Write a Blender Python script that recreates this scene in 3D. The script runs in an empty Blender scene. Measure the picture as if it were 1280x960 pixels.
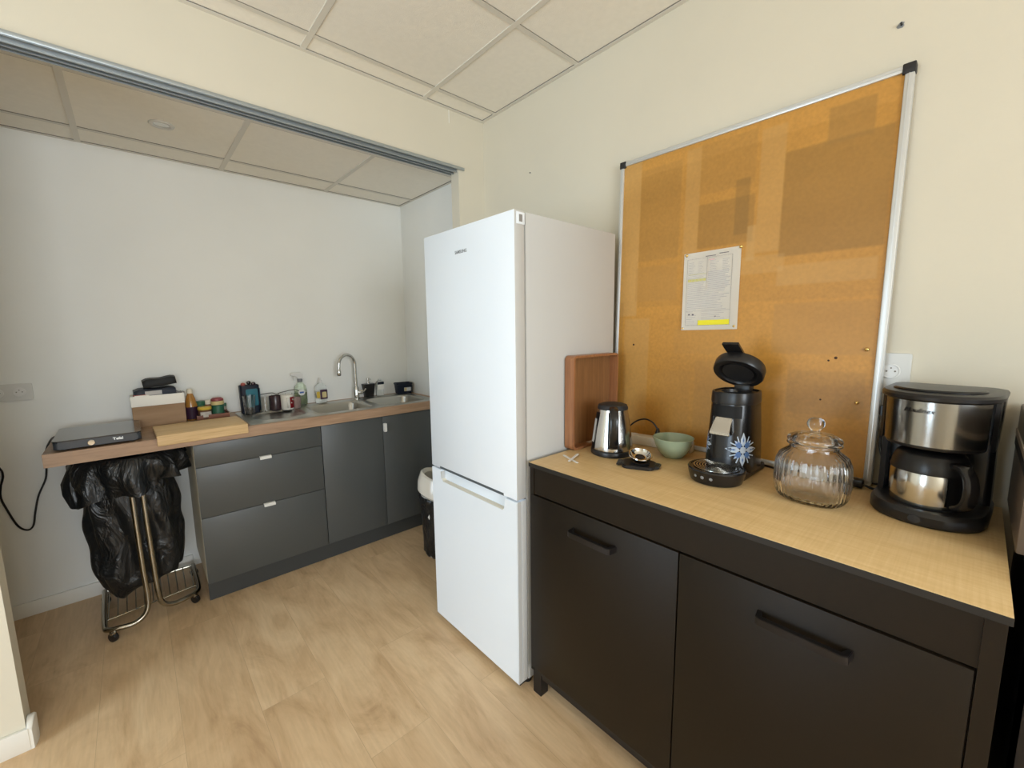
import bpy, bmesh, math, random
from mathutils import Vector, Matrix, noise
PI = math.pi
sc = bpy.context.scene
COL = sc.collection
random.seed(4)

# ------------------------------------------------------------ materials
def new_mat(name):
    m = bpy.data.materials.new(name); m.use_nodes = True
    nt = m.node_tree
    return m, nt, nt.nodes['Principled BSDF']

def pb(name, col, rough=.5, metal=0, bump=0, bscale=200, var=0, vscale=5, spec=.5, coat=0, trans=0, ior=1.45,
       alpha=1, aniso=0, sheen=0):
    m, nt, b = new_mat(name)
    b.inputs['Base Color'].default_value = (*col, 1)
    b.inputs['Roughness'].default_value = rough
    b.inputs['Metallic'].default_value = metal
    b.inputs['Specular IOR Level'].default_value = spec
    b.inputs['Coat Weight'].default_value = coat
    b.inputs['Transmission Weight'].default_value = trans
    b.inputs['IOR'].default_value = ior
    b.inputs['Anisotropic'].default_value = aniso
    tc = nt.nodes.new('ShaderNodeTexCoord')
    if var:
        n = nt.nodes.new('ShaderNodeTexNoise'); n.inputs['Scale'].default_value = vscale; n.inputs['Detail'].default_value = 4
        r = nt.nodes.new('ShaderNodeValToRGB')
        r.color_ramp.elements[0].position = .3; r.color_ramp.elements[1].position = .7
        r.color_ramp.elements[0].color = (*[c*(1-var) for c in col], 1)
        r.color_ramp.elements[1].color = (*[min(1, c*(1+var)) for c in col], 1)
        nt.links.new(tc.outputs['Object'], n.inputs['Vector'])
        nt.links.new(n.outputs['Fac'], r.inputs['Fac']); nt.links.new(r.outputs['Color'], b.inputs['Base Color'])
    if bump:
        n = nt.nodes.new('ShaderNodeTexNoise'); n.inputs['Scale'].default_value = bscale
        bp = nt.nodes.new('ShaderNodeBump'); bp.inputs['Strength'].default_value = bump; bp.inputs['Distance'].default_value = .002
        nt.links.new(tc.outputs['Object'], n.inputs['Vector'])
        nt.links.new(n.outputs['Fac'], bp.inputs['Height']); nt.links.new(bp.outputs['Normal'], b.inputs['Normal'])
    return m

def ramp(nt, stops):
    r = nt.nodes.new('ShaderNodeValToRGB')
    e = r.color_ramp.elements
    while len(e) < len(stops): e.new(.5)
    for i, (p, c) in enumerate(stops): e[i].position = p; e[i].color = (*c, 1)
    return r

def wood(name, stops, axis='Y', scale=1., stretch=12, rough=.5, coat=0, bump=.05, detail=6):
    m, nt, b = new_mat(name)
    tc = nt.nodes.new('ShaderNodeTexCoord'); mp = nt.nodes.new('ShaderNodeMapping')
    s = [stretch*scale]*3; s['XYZ'.index(axis)] = scale
    mp.inputs['Scale'].default_value = s
    n = nt.nodes.new('ShaderNodeTexNoise'); n.inputs['Scale'].default_value = 3; n.inputs['Detail'].default_value = detail
    n.inputs['Distortion'].default_value = .6; n.inputs['Roughness'].default_value = .65
    r = ramp(nt, stops)
    nt.links.new(tc.outputs['Object'], mp.inputs['Vector']); nt.links.new(mp.outputs['Vector'], n.inputs['Vector'])
    nt.links.new(n.outputs['Fac'], r.inputs['Fac']); nt.links.new(r.outputs['Color'], b.inputs['Base Color'])
    bp = nt.nodes.new('ShaderNodeBump'); bp.inputs['Strength'].default_value = bump; bp.inputs['Distance'].default_value = .002
    nt.links.new(n.outputs['Fac'], bp.inputs['Height']); nt.links.new(bp.outputs['Normal'], b.inputs['Normal'])
    b.inputs['Roughness'].default_value = rough; b.inputs['Coat Weight'].default_value = coat
    return m

def floor_mat():
    m, nt, b = new_mat('oak_vinyl_planks')
    L = nt.links.new
    tc = nt.nodes.new('ShaderNodeTexCoord')
    mp = nt.nodes.new('ShaderNodeMapping'); mp.inputs['Location'].default_value = (.37, .06, 0)
    mp.inputs['Rotation'].default_value = (0, 0, PI/2)
    L(tc.outputs['Object'], mp.inputs['Vector'])
    br = nt.nodes.new('ShaderNodeTexBrick')
    br.offset = .37; br.offset_frequency = 2
    br.inputs['Scale'].default_value = 1; br.inputs['Brick Width'].default_value = 1.22; br.inputs['Row Height'].default_value = .23
    br.inputs['Mortar Size'].default_value = .0009; br.inputs['Mortar Smooth'].default_value = .3
    br.inputs['Color1'].default_value = (0, 0, 0, 1); br.inputs['Color2'].default_value = (1, 1, 1, 1)
    br.inputs['Mortar'].default_value = (.5, .5, .5, 1); br.inputs['Bias'].default_value = 0
    L(mp.outputs['Vector'], br.inputs['Vector'])
    # grain, shifted per plank
    add = nt.nodes.new('ShaderNodeVectorMath'); add.operation = 'MULTIPLY_ADD'
    add.inputs[1].default_value = (1, 1, 1)
    sc_ = nt.nodes.new('ShaderNodeVectorMath'); sc_.operation = 'SCALE'; sc_.inputs['Scale'].default_value = 7
    L(br.outputs['Color'], sc_.inputs[0]); L(mp.outputs['Vector'], add.inputs[0]); L(sc_.outputs[0], add.inputs[2])
    m2 = nt.nodes.new('ShaderNodeMapping'); m2.inputs['Scale'].default_value = (1.5, 4.0, 1)
    L(add.outputs[0], m2.inputs['Vector'])
    n1 = nt.nodes.new('ShaderNodeTexNoise'); n1.inputs['Scale'].default_value = 1.6; n1.inputs['Detail'].default_value = 7
    n1.inputs['Distortion'].default_value = 1.3; n1.inputs['Roughness'].default_value = .62
    L(m2.outputs[0], n1.inputs['Vector'])
    r1 = ramp(nt, [(.24, (.46, .29, .15)), (.40, (.62, .42, .235)), (.54, (.70, .495, .29)), (.76, (.78, .58, .36))])
    L(n1.outputs['Fac'], r1.inputs['Fac'])
    m3 = nt.nodes.new('ShaderNodeMapping'); m3.inputs['Scale'].default_value = (6, 70, 1)
    L(add.outputs[0], m3.inputs['Vector'])
    n2 = nt.nodes.new('ShaderNodeTexNoise'); n2.inputs['Scale'].default_value = 1.3; n2.inputs['Detail'].default_value = 5
    L(m3.outputs[0], n2.inputs['Vector'])
    r2 = ramp(nt, [(.3, (.80, .78, .76)), (.6, (1, 1, 1))])
    L(n2.outputs['Fac'], r2.inputs['Fac'])
    mx = nt.nodes.new('ShaderNodeMix'); mx.data_type = 'RGBA'; mx.blend_type = 'MULTIPLY'; mx.inputs['Factor'].default_value = .45
    L(r1.outputs[0], mx.inputs['A']); L(r2.outputs[0], mx.inputs['B'])
    r3 = ramp(nt, [(0, (.96, .95, .94)), (1, (1.0, 1.0, 1.0))])
    L(br.outputs['Color'], r3.inputs['Fac'])
    mx2 = nt.nodes.new('ShaderNodeMix'); mx2.data_type = 'RGBA'; mx2.blend_type = 'MULTIPLY'; mx2.inputs['Factor'].default_value = 1
    L(mx.outputs['Result'], mx2.inputs['A']); L(r3.outputs[0], mx2.inputs['B'])
    mx3 = nt.nodes.new('ShaderNodeMix'); mx3.data_type = 'RGBA'
    mx3.inputs['B'].default_value = (.30, .205, .12, 1)
    fm = nt.nodes.new('ShaderNodeMath'); fm.operation = 'MULTIPLY'; fm.inputs[1].default_value = .38
    L(br.outputs['Fac'], fm.inputs[0]); L(fm.outputs[0], mx3.inputs['Factor']); L(mx2.outputs['Result'], mx3.inputs['A'])
    L(mx3.outputs['Result'], b.inputs['Base Color'])
    rr = nt.nodes.new('ShaderNodeMapRange'); rr.inputs['To Min'].default_value = .32; rr.inputs['To Max'].default_value = .5
    L(n1.outputs['Fac'], rr.inputs['Value']); L(rr.outputs[0], b.inputs['Roughness'])
    bp = nt.nodes.new('ShaderNodeBump'); bp.inputs['Strength'].default_value = .12; bp.inputs['Distance'].default_value = .001
    L(n2.outputs['Fac'], bp.inputs['Height']); L(bp.outputs['Normal'], b.inputs['Normal'])
    return m

def cork_mat(y0, y1, z0, z1):
    """cork / fibre panel with rectangles where sheets of paper used to hang (lighter, darker); upper half also deepened as painted shade"""
    m, nt, b = new_mat('cork_sheet'); L = nt.links.new
    tc = nt.nodes.new('ShaderNodeTexCoord'); sp = nt.nodes.new('ShaderNodeSeparateXYZ'); L(tc.outputs['Object'], sp.inputs[0])
    base = (.52, .252, .046)
    nn = nt.nodes.new('ShaderNodeTexNoise'); nn.inputs['Scale'].default_value = 90; nn.inputs['Detail'].default_value = 5
    L(tc.outputs['Object'], nn.inputs['Vector'])
    r = ramp(nt, [(.3, tuple(c*.9 for c in base)), (.7, tuple(c*1.08 for c in base))])
    L(nn.outputs['Fac'], r.inputs['Fac'])
    cur = r.outputs['Color']
    n2 = nt.nodes.new('ShaderNodeTexNoise'); n2.inputs['Scale'].default_value = 3.2; n2.inputs['Detail'].default_value = 3
    mp = nt.nodes.new('ShaderNodeMapping'); mp.inputs['Scale'].default_value = (1, .5, 1.6); L(tc.outputs['Object'], mp.inputs['Vector'])
    L(mp.outputs[0], n2.inputs['Vector'])
    def mth(op, a, b_, c=None):
        n = nt.nodes.new('ShaderNodeMath'); n.operation = op
        for i, v in enumerate((a, b_)):
            if isinstance(v, (int, float)): n.inputs[i].default_value = v
            else: L(v, n.inputs[i])
        return n.outputs[0]
    def band(sock, lo, hi, soft):
        a = nt.nodes.new('ShaderNodeMapRange'); a.inputs['From Min'].default_value = lo-soft; a.inputs['From Max'].default_value = lo+soft
        L(sock, a.inputs['Value'])
        c = nt.nodes.new('ShaderNodeMapRange'); c.inputs['From Min'].default_value = hi-soft; c.inputs['From Max'].default_value = hi+soft
        c.inputs['To Min'].default_value = 1; c.inputs['To Max'].default_value = 0
        L(sock, c.inputs['Value'])
        return mth('MULTIPLY', a.outputs[0], c.outputs[0])
    # u from left to right in view = from high y to low y
    # (u0,u1,v0,v1,colour,strength)
    dk = (.27, .15, .042); lt = (.52, .33, .13); md = (.40, .21, .055); vdk = (.19, .108, .030)
    rects = [(0, 1, .93, 1.0, lt, .12), (.11, 1, .48, .93, dk, .22), (0, .11, .45, 1.0, lt, .5), (.11, .30, .64, .95, dk, .35), (.32, .38, .60, .97, lt, .35),  # wide dark rect paints weaker light over the upper half
             (.38, .585, .82, .97, dk, .3), (.38, .59, .655, .79, vdk, .45), (.52, .57, .68, .84, vdk, .5),
             (.60, .68, .62, .96, lt, .35), (.68, .97, .60, .88, vdk, .55), (.80, .92, .87, .96, dk, .55), (.38, .70, .56, .61, lt, .3),
             (.68, .96, .52, .575, lt, .35), (.10, .30, .50, .62, md, .5), (.68, .97, .33, .47, md, .55), (.74, .96, .165, .285, dk, .30),
             (.05, .18, .05, .44, lt, .35), (.30, .55, .32, .40, md, .3), (.40, .72, .02, .30, md, .35), (.57, .60, .60, .70, lt, .5),
             (.20, .38, .02, .26, md, .25), (.90, 1.0, 0, .13, md, .4), (.0, .04, 0, .5, md, .5)]
    W, H = y1-y0, z1-z0
    for (u0, u1, v0, v1, c, s) in rects:
        k = mth('MULTIPLY', band(sp.outputs['Y'], y1-u1*W, y1-u0*W, .0035), band(sp.outputs['Z'], z0+v0*H, z0+v1*H, .004))
        k2 = mth('MULTIPLY', k, s*.85)
        mx = nt.nodes.new('ShaderNodeMix'); mx.data_type = 'RGBA'; mx.inputs['B'].default_value = (*c, 1)
        L(k2, mx.inputs['Factor']); L(cur, mx.inputs['A']); cur = mx.outputs['Result']
    mz = nt.nodes.new('ShaderNodeMix'); mz.data_type = 'RGBA'; mz.blend_type = 'MULTIPLY'; mz.inputs['Factor'].default_value = .5
    rz = ramp(nt, [(.3, (.8, .78, .72)), (.7, (1.1, 1.1, 1.1))]); L(n2.outputs['Fac'], rz.inputs['Fac'])
    L(cur, mz.inputs['A']); L(rz.outputs[0], mz.inputs['B'])
    L(mz.outputs['Result'], b.inputs['Base Color'])
    b.inputs['Roughness'].default_value = .42; b.inputs['Specular IOR Level'].default_value = .35
    bp = nt.nodes.new('ShaderNodeBump'); bp.inputs['Strength'].default_value = .15; bp.inputs['Distance'].default_value = .001
    L(nn.outputs['Fac'], bp.inputs['Height']); L(bp.outputs['Normal'], b.inputs['Normal'])
    return m

def weave_top():
    """laminate in a light oak with a fine crossed grain"""
    m, nt, b = new_mat('light_oak_laminate'); L = nt.links.new
    tc = nt.nodes.new('ShaderNodeTexCoord')
    outs = []
    for s in ((140, 5, 1), (5, 160, 1), (30, 2.2, 1)):
        mp = nt.nodes.new('ShaderNodeMapping'); mp.inputs['Scale'].default_value = s; L(tc.outputs['Object'], mp.inputs['Vector'])
        n = nt.nodes.new('ShaderNodeTexNoise'); n.inputs['Scale'].default_value = 1.2; n.inputs['Detail'].default_value = 4
        L(mp.outputs[0], n.inputs['Vector']); outs.append(n.outputs['Fac'])
    a = nt.nodes.new('ShaderNodeMath'); a.operation = 'ADD'; L(outs[0], a.inputs[0]); L(outs[1], a.inputs[1])
    a2 = nt.nodes.new('ShaderNodeMath'); a2.operation = 'ADD'; L(a.outputs[0], a2.inputs[0]); L(outs[2], a2.inputs[1])
    d = nt.nodes.new('ShaderNodeMath'); d.operation = 'DIVIDE'; d.inputs[1].default_value = 3; L(a2.outputs[0], d.inputs[0])
    r = ramp(nt, [(.34, (.60, .40, .175)), (.5, (.67, .465, .22)), (.64, (.73, .53, .27))])
    L(d.outputs[0], r.inputs['Fac']); L(r.outputs[0], b.inputs['Base Color'])
    b.inputs['Roughness'].default_value = .45
    return m

def wall_mat(name, col):
    m, nt, b = new_mat(name); L = nt.links.new
    tc = nt.nodes.new('ShaderNodeTexCoord')
    n = nt.nodes.new('ShaderNodeTexNoise'); n.inputs['Scale'].default_value = 2.2; n.inputs['Detail'].default_value = 6
    L(tc.outputs['Object'], n.inputs['Vector'])
    r = ramp(nt, [(.3, tuple(c*.975 for c in col)), (.7, tuple(min(1, c*1.015) for c in col))])
    L(n.outputs['Fac'], r.inputs['Fac']); L(r.outputs[0], b.inputs['Base Color'])
    n2 = nt.nodes.new('ShaderNodeTexNoise'); n2.inputs['Scale'].default_value = 260; n2.inputs['Detail'].default_value = 3
    L(tc.outputs['Object'], n2.inputs['Vector'])
    bp = nt.nodes.new('ShaderNodeBump'); bp.inputs['Strength'].default_value = .18; bp.inputs['Distance'].default_value = .001
    L(n2.outputs['Fac'], bp.inputs['Height']); L(bp.outputs['Normal'], b.inputs['Normal'])
    b.inputs['Roughness'].default_value = .75; b.inputs['Specular IOR Level'].default_value = .3
    return m

def glass_mat(name, tint=(1, 1, 1), rough=0.0, ior=1.45):
    return pb(name, tint, rough=rough, trans=1, ior=ior)

M = {}
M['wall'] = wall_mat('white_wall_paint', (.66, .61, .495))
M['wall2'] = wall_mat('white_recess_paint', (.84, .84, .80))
M['tile'] = pb('ceiling_tile_board', (.90, .86, .77), .85, bump=.5, bscale=420, var=.02, vscale=40)
M['grid'] = pb('ceiling_grid_paint', (.70, .67, .60), .5)
M['gap'] = pb('shadow_gap_grey', (.20, .18, .15), .8)
M['rail'] = pb('brushed_aluminium_rail', (.42, .46, .48), .35, metal=.7)
M['floor'] = floor_mat()
M['skirt'] = pb('skirting_white', (.80, .78, .72), .45)
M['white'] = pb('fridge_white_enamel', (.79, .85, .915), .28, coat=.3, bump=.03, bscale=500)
M['fshade'] = pb('fridge_white_shaded', (.52, .52, .505), .35, bump=.05, bscale=500)  # fridge white darkened, so the side's weaker light is in the colour
M['gasket'] = pb('grey_gasket', (.25, .24, .23), .6)
M['grip'] = pb('dark_grey_grip', (.085, .10, .11), .45)
M['logo'] = pb('grey_logo', (.22, .23, .24), .4)
M['anth'] = pb('anthracite_melamine', (.0100, .0062, .0028), .42, spec=.3, bump=.12, bscale=700, var=.05, vscale=60)
M['anth2'] = pb('anthracite_edge', (.012, .010, .008), .5)
M['black'] = pb('black_plastic', (.012, .011, .011), .32)
M['blackm'] = pb('black_matt', (.016, .015, .015), .55)
M['gloss'] = pb('gloss_black_plastic', (.009, .008, .008), .24, coat=.1)
M['dkmetal'] = pb('black_metal', (.015, .013, .013), .35, metal=.3)
M['kgrey'] = pb('grey_kitchen_front', (.072, .077, .076), .38, bump=.04, bscale=600)
M['kgrey2'] = pb('grey_plinth', (.045, .048, .048), .45)
M['kside'] = pb('beige_side_panel', (.62, .59, .49), .5)
M['worktop'] = wood('brown_oak_laminate', [(.3, (.27, .165, .095)), (.5, (.37, .235, .145)), (.7, (.44, .29, .185))], 'X', 1.2, 14, .45)
M['top'] = weave_top()
M['steel'] = pb('satin_steel', (.60, .59, .56), .17, metal=1, aniso=.3)
M['steel2'] = pb('sink_steel', (.50, .49, .45), .33, metal=1, bump=.05, bscale=90)
M['chrome'] = pb('chrome', (.62, .61, .58), .08, metal=1)
M['chrome2'] = pb('worn_chrome_tube', (.36, .335, .28), .16, metal=1)
M['alu'] = pb('aluminium_profile', (.66, .67, .66), .38, metal=.55)
M['paper'] = pb('white_paper', (.90, .87, .80), .7)
M['ink'] = pb('grey_print', (.52, .50, .49), .8)
M['ink2'] = pb('dark_print', (.12, .10, .12), .8)
M['pinkk'] = pb('pink_print', (.75, .50, .50), .8)
M['yellow'] = pb('yellow_highlight', (.80, .72, .02), .6)
M['olive'] = pb('faded_highlight', (.56, .52, .18), .7)
M['brass'] = pb('brass_pin', (.75, .52, .18), .25, metal=.9)
M['hole'] = pb('dark_hole', (.06, .03, .015), .9)
M['traywood'] = wood('red_brown_wood', [(.3, (.22, .085, .032)), (.5, (.30, .125, .05)), (.7, (.37, .165, .07))], 'Z', 1.5, 18, .4, coat=.15)
M['traywood2'] = wood('brown_plywood', [(.3, (.17, .075, .026)), (.5, (.22, .10, .036)), (.7, (.27, .13, .05))], 'Z', 1.5, 18, .5)
M['bamboo'] = wood('bamboo', [(.3, (.50, .32, .14)), (.5, (.62, .42, .20)), (.7, (.70, .50, .27))], 'X', 1.4, 30, .45)
M['card'] = wood('brown_cardboard', [(.3, (.30, .185, .10)), (.5, (.35, .22, .125)), (.7, (.39, .25, .145))], 'X', 1.0, 8, .8)
M['cream'] = pb('cream_plastic', (.70, .64, .52), .45)
M['strip'] = pb('white_plastic', (.74, .73, .70), .35)
M['plate'] = pb('socket_plate', (.66, .655, .62), .4)
M['sage'] = pb('sage_glaze', (.30, .355, .235), .22, coat=.4)
M['glass'] = glass_mat('clear_glass')
M['greenglass'] = glass_mat('clear_plastic_green', (.84, .90, .80), .12, 1.25)
M['clearpl'] = glass_mat('clear_plastic', (.92, .94, .94), .12, 1.25)
M['amber'] = pb('amber_syrup', (.50, .24, .05), .15, trans=.35)
M['teal'] = pb('teal_plastic', (.01, .14, .19), .3)
M['navy'] = pb('navy_plastic', (.010, .014, .026), .45, spec=.3)
M['red'] = pb('red_print', (.42, .02, .03), .3)
M['brick'] = pb('dull_red_card', (.38, .09, .07), .6)
M['brown'] = pb('brown_contents', (.14, .07, .035), .5)
M['rbrown'] = pb('reddish_tray', (.20, .075, .04), .35)
M['yel'] = pb('yellow_lid', (.66, .46, .06), .4)
M['green'] = pb('dark_green_lid', (.03, .12, .07), .4)
M['creamlid'] = pb('cream_lid', (.66, .54, .26), .4)
M['redlid'] = pb('wine_lid', (.25, .05, .06), .4)
M['mug'] = pb('white_ceramic', (.78, .74, .66), .2, coat=.3)
M['plum'] = pb('plum_ceramic', (.045, .025, .028), .25)
M['pale'] = pb('pale_pink_glass', (.55, .40, .36), .15, trans=.5)
M['purple'] = pb('purple_label', (.06, .02, .05), .5)
M['blue'] = pb('blue_print', (.06, .14, .42), .4)
M['snow'] = pb('white_blue_print', (.45, .52, .62), .4)
M['snowb'] = pb('blue_flake_print', (.07, .15, .36), .4)
M['foil'] = pb('black_foil', (.010, .010, .009), .5, bump=.4, bscale=40, spec=.25)
M['ground_coffee'] = pb('coffee_rest', (.02, .012, .008), .7)
M['trim'] = pb('window_frame_white', (.8, .8, .8), .4)
M['wgl'] = glass_mat('window_pane', (1, 1, 1), 0, 1.02)
M['brownmetal'] = pb('brown_metal', (.15, .115, .09), .35, metal=.2)
M['brownlt'] = pb('light_brown_metal', (.38, .30, .23), .35, metal=.4)
def bag_mat(name, c=(.010, .011, .012)):
    m, nt, b = new_mat(name); L = nt.links.new
    b.inputs['Base Color'].default_value = (*c, 1); b.inputs['Roughness'].default_value = .30
    tc = nt.nodes.new('ShaderNodeTexCoord'); n = nt.nodes.new('ShaderNodeTexNoise'); n.inputs['Scale'].default_value = 9
    n.inputs['Detail'].default_value = 5; n.inputs['Distortion'].default_value = 1.5
    mp = nt.nodes.new('ShaderNodeMapping'); mp.inputs['Scale'].default_value = (1.5, 1.5, .7)
    L(tc.outputs['Object'], mp.inputs['Vector']); L(mp.outputs[0], n.inputs['Vector'])
    bp = nt.nodes.new('ShaderNodeBump'); bp.inputs['Strength'].default_value = .8; bp.inputs['Distance'].default_value = .03
    L(n.outputs['Fac'], bp.inputs['Height']); L(bp.outputs['Normal'], b.inputs['Normal'])
    return m
M['bag'] = bag_mat('black_bin_liner')

# ------------------------------------------------------------ mesh helpers
def box(bm, x0, y0, z0, x1, y1, z1, b=0, seg=2):
    x0, x1 = sorted((x0, x1)); y0, y1 = sorted((y0, y1)); z0, z1 = sorted((z0, z1))
    vs = [bm.verts.new(p) for p in ((x0, y0, z0), (x1, y0, z0), (x1, y1, z0), (x0, y1, z0), (x0, y0, z1), (x1, y0, z1), (x1, y1, z1), (x0, y1, z1))]
    fs = [bm.faces.new([vs[i] for i in f]) for f in ((0, 3, 2, 1), (4, 5, 6, 7), (0, 1, 5, 4), (1, 2, 6, 5), (2, 3, 7, 6), (3, 0, 4, 7))]
    if b:
        ed = list({e for f in fs for e in f.edges})
        bmesh.ops.bevel(bm, geom=ed, offset=b, segments=seg, affect='EDGES', profile=.5)

def rings(bm, secs, cap0=True, cap1=True, closed=True):
    """loft a list of rings (lists of points)"""
    R = [[bm.verts.new(p) for p in s] for s in secs]
    n = len(R[0])
    for a, b in zip(R, R[1:]):
        for i in range(n if closed else n-1):
            j = (i+1) % n
            bm.faces.new((a[i], a[j], b[j], b[i]))
    if cap0: bm.faces.new(list(reversed(R[0])))
    if cap1: bm.faces.new(R[-1])
    return R

def lathe(bm, prof, c=(0, 0, 0), n=40, sx=1, sy=1, cap0=True, cap1=True, wob=None):
    secs = []
    for r, z in prof:
        ring = []
        for i in range(n):
            a = 2*PI*i/n; k = 1 + (wob(a, r, z) if wob else 0)
            ring.append((c[0]+r*k*sx*math.cos(a), c[1]+r*k*sy*math.sin(a), c[2]+z))
        secs.append(ring)
    rings(bm, secs, cap0, cap1)

def catmull(pts, k=8):
    P = [Vector(p) for p in pts]; P = [2*P[0]-P[1]]+P+[2*P[-1]-P[-2]]; out = []
    for i in range(1, len(P)-2):
        for j in range(k):
            t = j/k
            out.append(.5*((2*P[i])+(-P[i-1]+P[i+1])*t+(2*P[i-1]-5*P[i]+4*P[i+1]-P[i+2])*t*t+(-P[i-1]+3*P[i]-3*P[i+1]+P[i+2])*t**3))
    out.append(P[-2]); return out

def tube(bm, pts, r, n=10, smooth=True, k=8, caps=True, rad=None):
    P = catmull(pts, k) if smooth and len(pts) > 2 else [Vector(p) for p in pts]
    T = [(P[min(i+1, len(P)-1)]-P[max(i-1, 0)]).normalized() for i in range(len(P))]
    up = Vector((0, 0, 1)) if abs(T[0].z) < .9 else Vector((1, 0, 0))
    nrm = T[0].cross(up).normalized(); secs = []
    for i, (p, t) in enumerate(zip(P, T)):
        nrm = (nrm - t*nrm.dot(t)).normalized(); bn = t.cross(nrm)
        rr = r if rad is None else rad(i/(len(P)-1))
        secs.append([p+(nrm*math.cos(2*PI*a/n)+bn*math.sin(2*PI*a/n))*rr for a in range(n)])
    rings(bm, secs, caps, caps)

def prism(bm, out, z0, z1, axis='Z', b=0, seg=2):
    """extrude a 2D outline; axis Z: (x,y), X: (y,z), Y: (x,z)"""
    f = {'Z': lambda p, h: (p[0], p[1], h), 'X': lambda p, h: (h, p[0], p[1]), 'Y': lambda p, h: (p[0], h, p[1])}[axis]
    v0 = [bm.verts.new(f(p, z0)) for p in out]; v1 = [bm.verts.new(f(p, z1)) for p in out]
    fs = [bm.faces.new(v0), bm.faces.new(v1)]
    for i in range(len(out)):
        j = (i+1) % len(out); fs.append(bm.faces.new((v0[i], v0[j], v1[j], v1[i])))
    if b:
        ed = list({e for q in fs[:2] for e in q.edges})
        bmesh.ops.bevel(bm, geom=ed, offset=b, segments=seg, affect='EDGES')

def rrect(x0, y0, x1, y1, r, n=6):
    out = []
    for cx, cy, a0 in ((x1-r, y1-r, 0), (x0+r, y1-r, 90), (x0+r, y0+r, 180), (x1-r, y0+r, 270)):
        for i in range(n+1):
            a = math.radians(a0+90*i/n); out.append((cx+r*math.cos(a), cy+r*math.sin(a)))
    return out

def obj(name, bm, mat, parent=None, loc=(0, 0, 0), rot=(0, 0, 0), sharp=.6, flat=False):
    bmesh.ops.recalc_face_normals(bm, faces=bm.faces)
    me = bpy.data.meshes.new(name); bm.to_mesh(me); bm.free()
    me.materials.append(M[mat] if isinstance(mat, str) else mat)
    if not flat:
        me.polygons.foreach_set('use_smooth', [True]*len(me.polygons)); me.set_sharp_from_angle(angle=sharp)
    o = bpy.data.objects.new(name, me); COL.objects.link(o)
    o.location = loc; o.rotation_euler = rot
    if parent is not None: o.parent = parent
    return o

def B(): return bmesh.new()
def tag(o, label=None, cat=None, group=None, kind=None):
    if label: o['label'] = label
    if cat: o['category'] = cat
    if group: o['group'] = group
    if kind: o['kind'] = kind
    return o
def thing(name, label, cat, loc=(0, 0, 0), rz=0, group=None):
    o = bpy.data.objects.new(name, None); COL.objects.link(o); o.empty_display_size = .05
    o.location = loc; o.rotation_euler = (0, 0, rz)
    return tag(o, label, cat, group)
def struct(name, bm, mat, parent=None, **k):
    o = obj(name, bm, mat, parent, **k)
    if parent is None: o['kind'] = 'structure'
    return o
def sbox(name, mat, *a, parent=None, b=0):
    bm = B(); box(bm, *a, b=b); return struct(name, bm, mat, parent)
def pbox(name, mat, parent, *a, b=0, label=None):
    bm = B(); box(bm, *a, b=b); return tag(obj(name, bm, mat, parent), label)
def text_bm(s, size, depth=.0004, shear=0, font_scale=1, bold=0):
    cu = bpy.data.curves.new('t', 'FONT'); cu.body = s; cu.size = size; cu.extrude = depth; cu.align_x = 'CENTER'; cu.align_y = 'CENTER'
    cu.shear = shear; cu.offset = bold; cu.resolution_u = 3
    o = bpy.data.objects.new('t', cu); COL.objects.link(o)
    bpy.context.view_layer.update(); dg = bpy.context.evaluated_depsgraph_get()
    me = bpy.data.meshes.new_from_object(o.evaluated_get(dg)); bm = B(); bm.from_mesh(me)
    bpy.data.objects.remove(o); bpy.data.curves.remove(cu); bpy.data.meshes.remove(me)
    return bm
def warp(bm, f):
    for v in bm.verts: v.co = Vector(f(v.co))
    return bm

# ------------------------------------------------------------ key dimensions (metres)
H, H2, HB = 2.643, 2.387, 2.349          # main ceiling, recess ceiling, lintel underside
D = 1.0386; XR = -.014                   # back wall of the recess, its right side wall
K, KY, KL = .924, .490, -2.0             # kitchen worktop: height, front, left end
S, SX, SY0, SY1 = .939, -.629, -1.0236, -2.1695
XW, YR = -5.3, -5.2                      # far window wall on the left, rear wall

# ------------------------------------------------------------ room shell
sbox('floor', 'floor', XW-.1, YR-.1, -.1, .1, D+.1, 0)
sbox('wall_right', 'wall', 0, YR, 0, .12, 0.0, H+.1)
sbox('wall_recess_right', 'wall2', XR, .075, 0, .12, D, H+.1)
sbox('wall_back', 'wall2', XW, D, 0, .12, D+.12, H+.1)
sbox('wall_lintel', 'wall', XW, 0, HB, .12, .08, H+.1)
sbox('wall_stub_right', 'wall', -.187, 0, 0, .12, .075, HB)
sbox('wall_stub_left', 'wall', XW, -.006, 0, -2.072, .075, HB)
def grid_mesh(bm, xs, ys, x0, x1, y0, y1, z, w=.024, t=.005):
    for x in xs: box(bm, x-w/2, y0, z-t, x+w/2, y1, z+.01)
    for y in ys: box(bm, x0, y-w/2, z-t+.0006, x1, y+w/2, z+.01)
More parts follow.
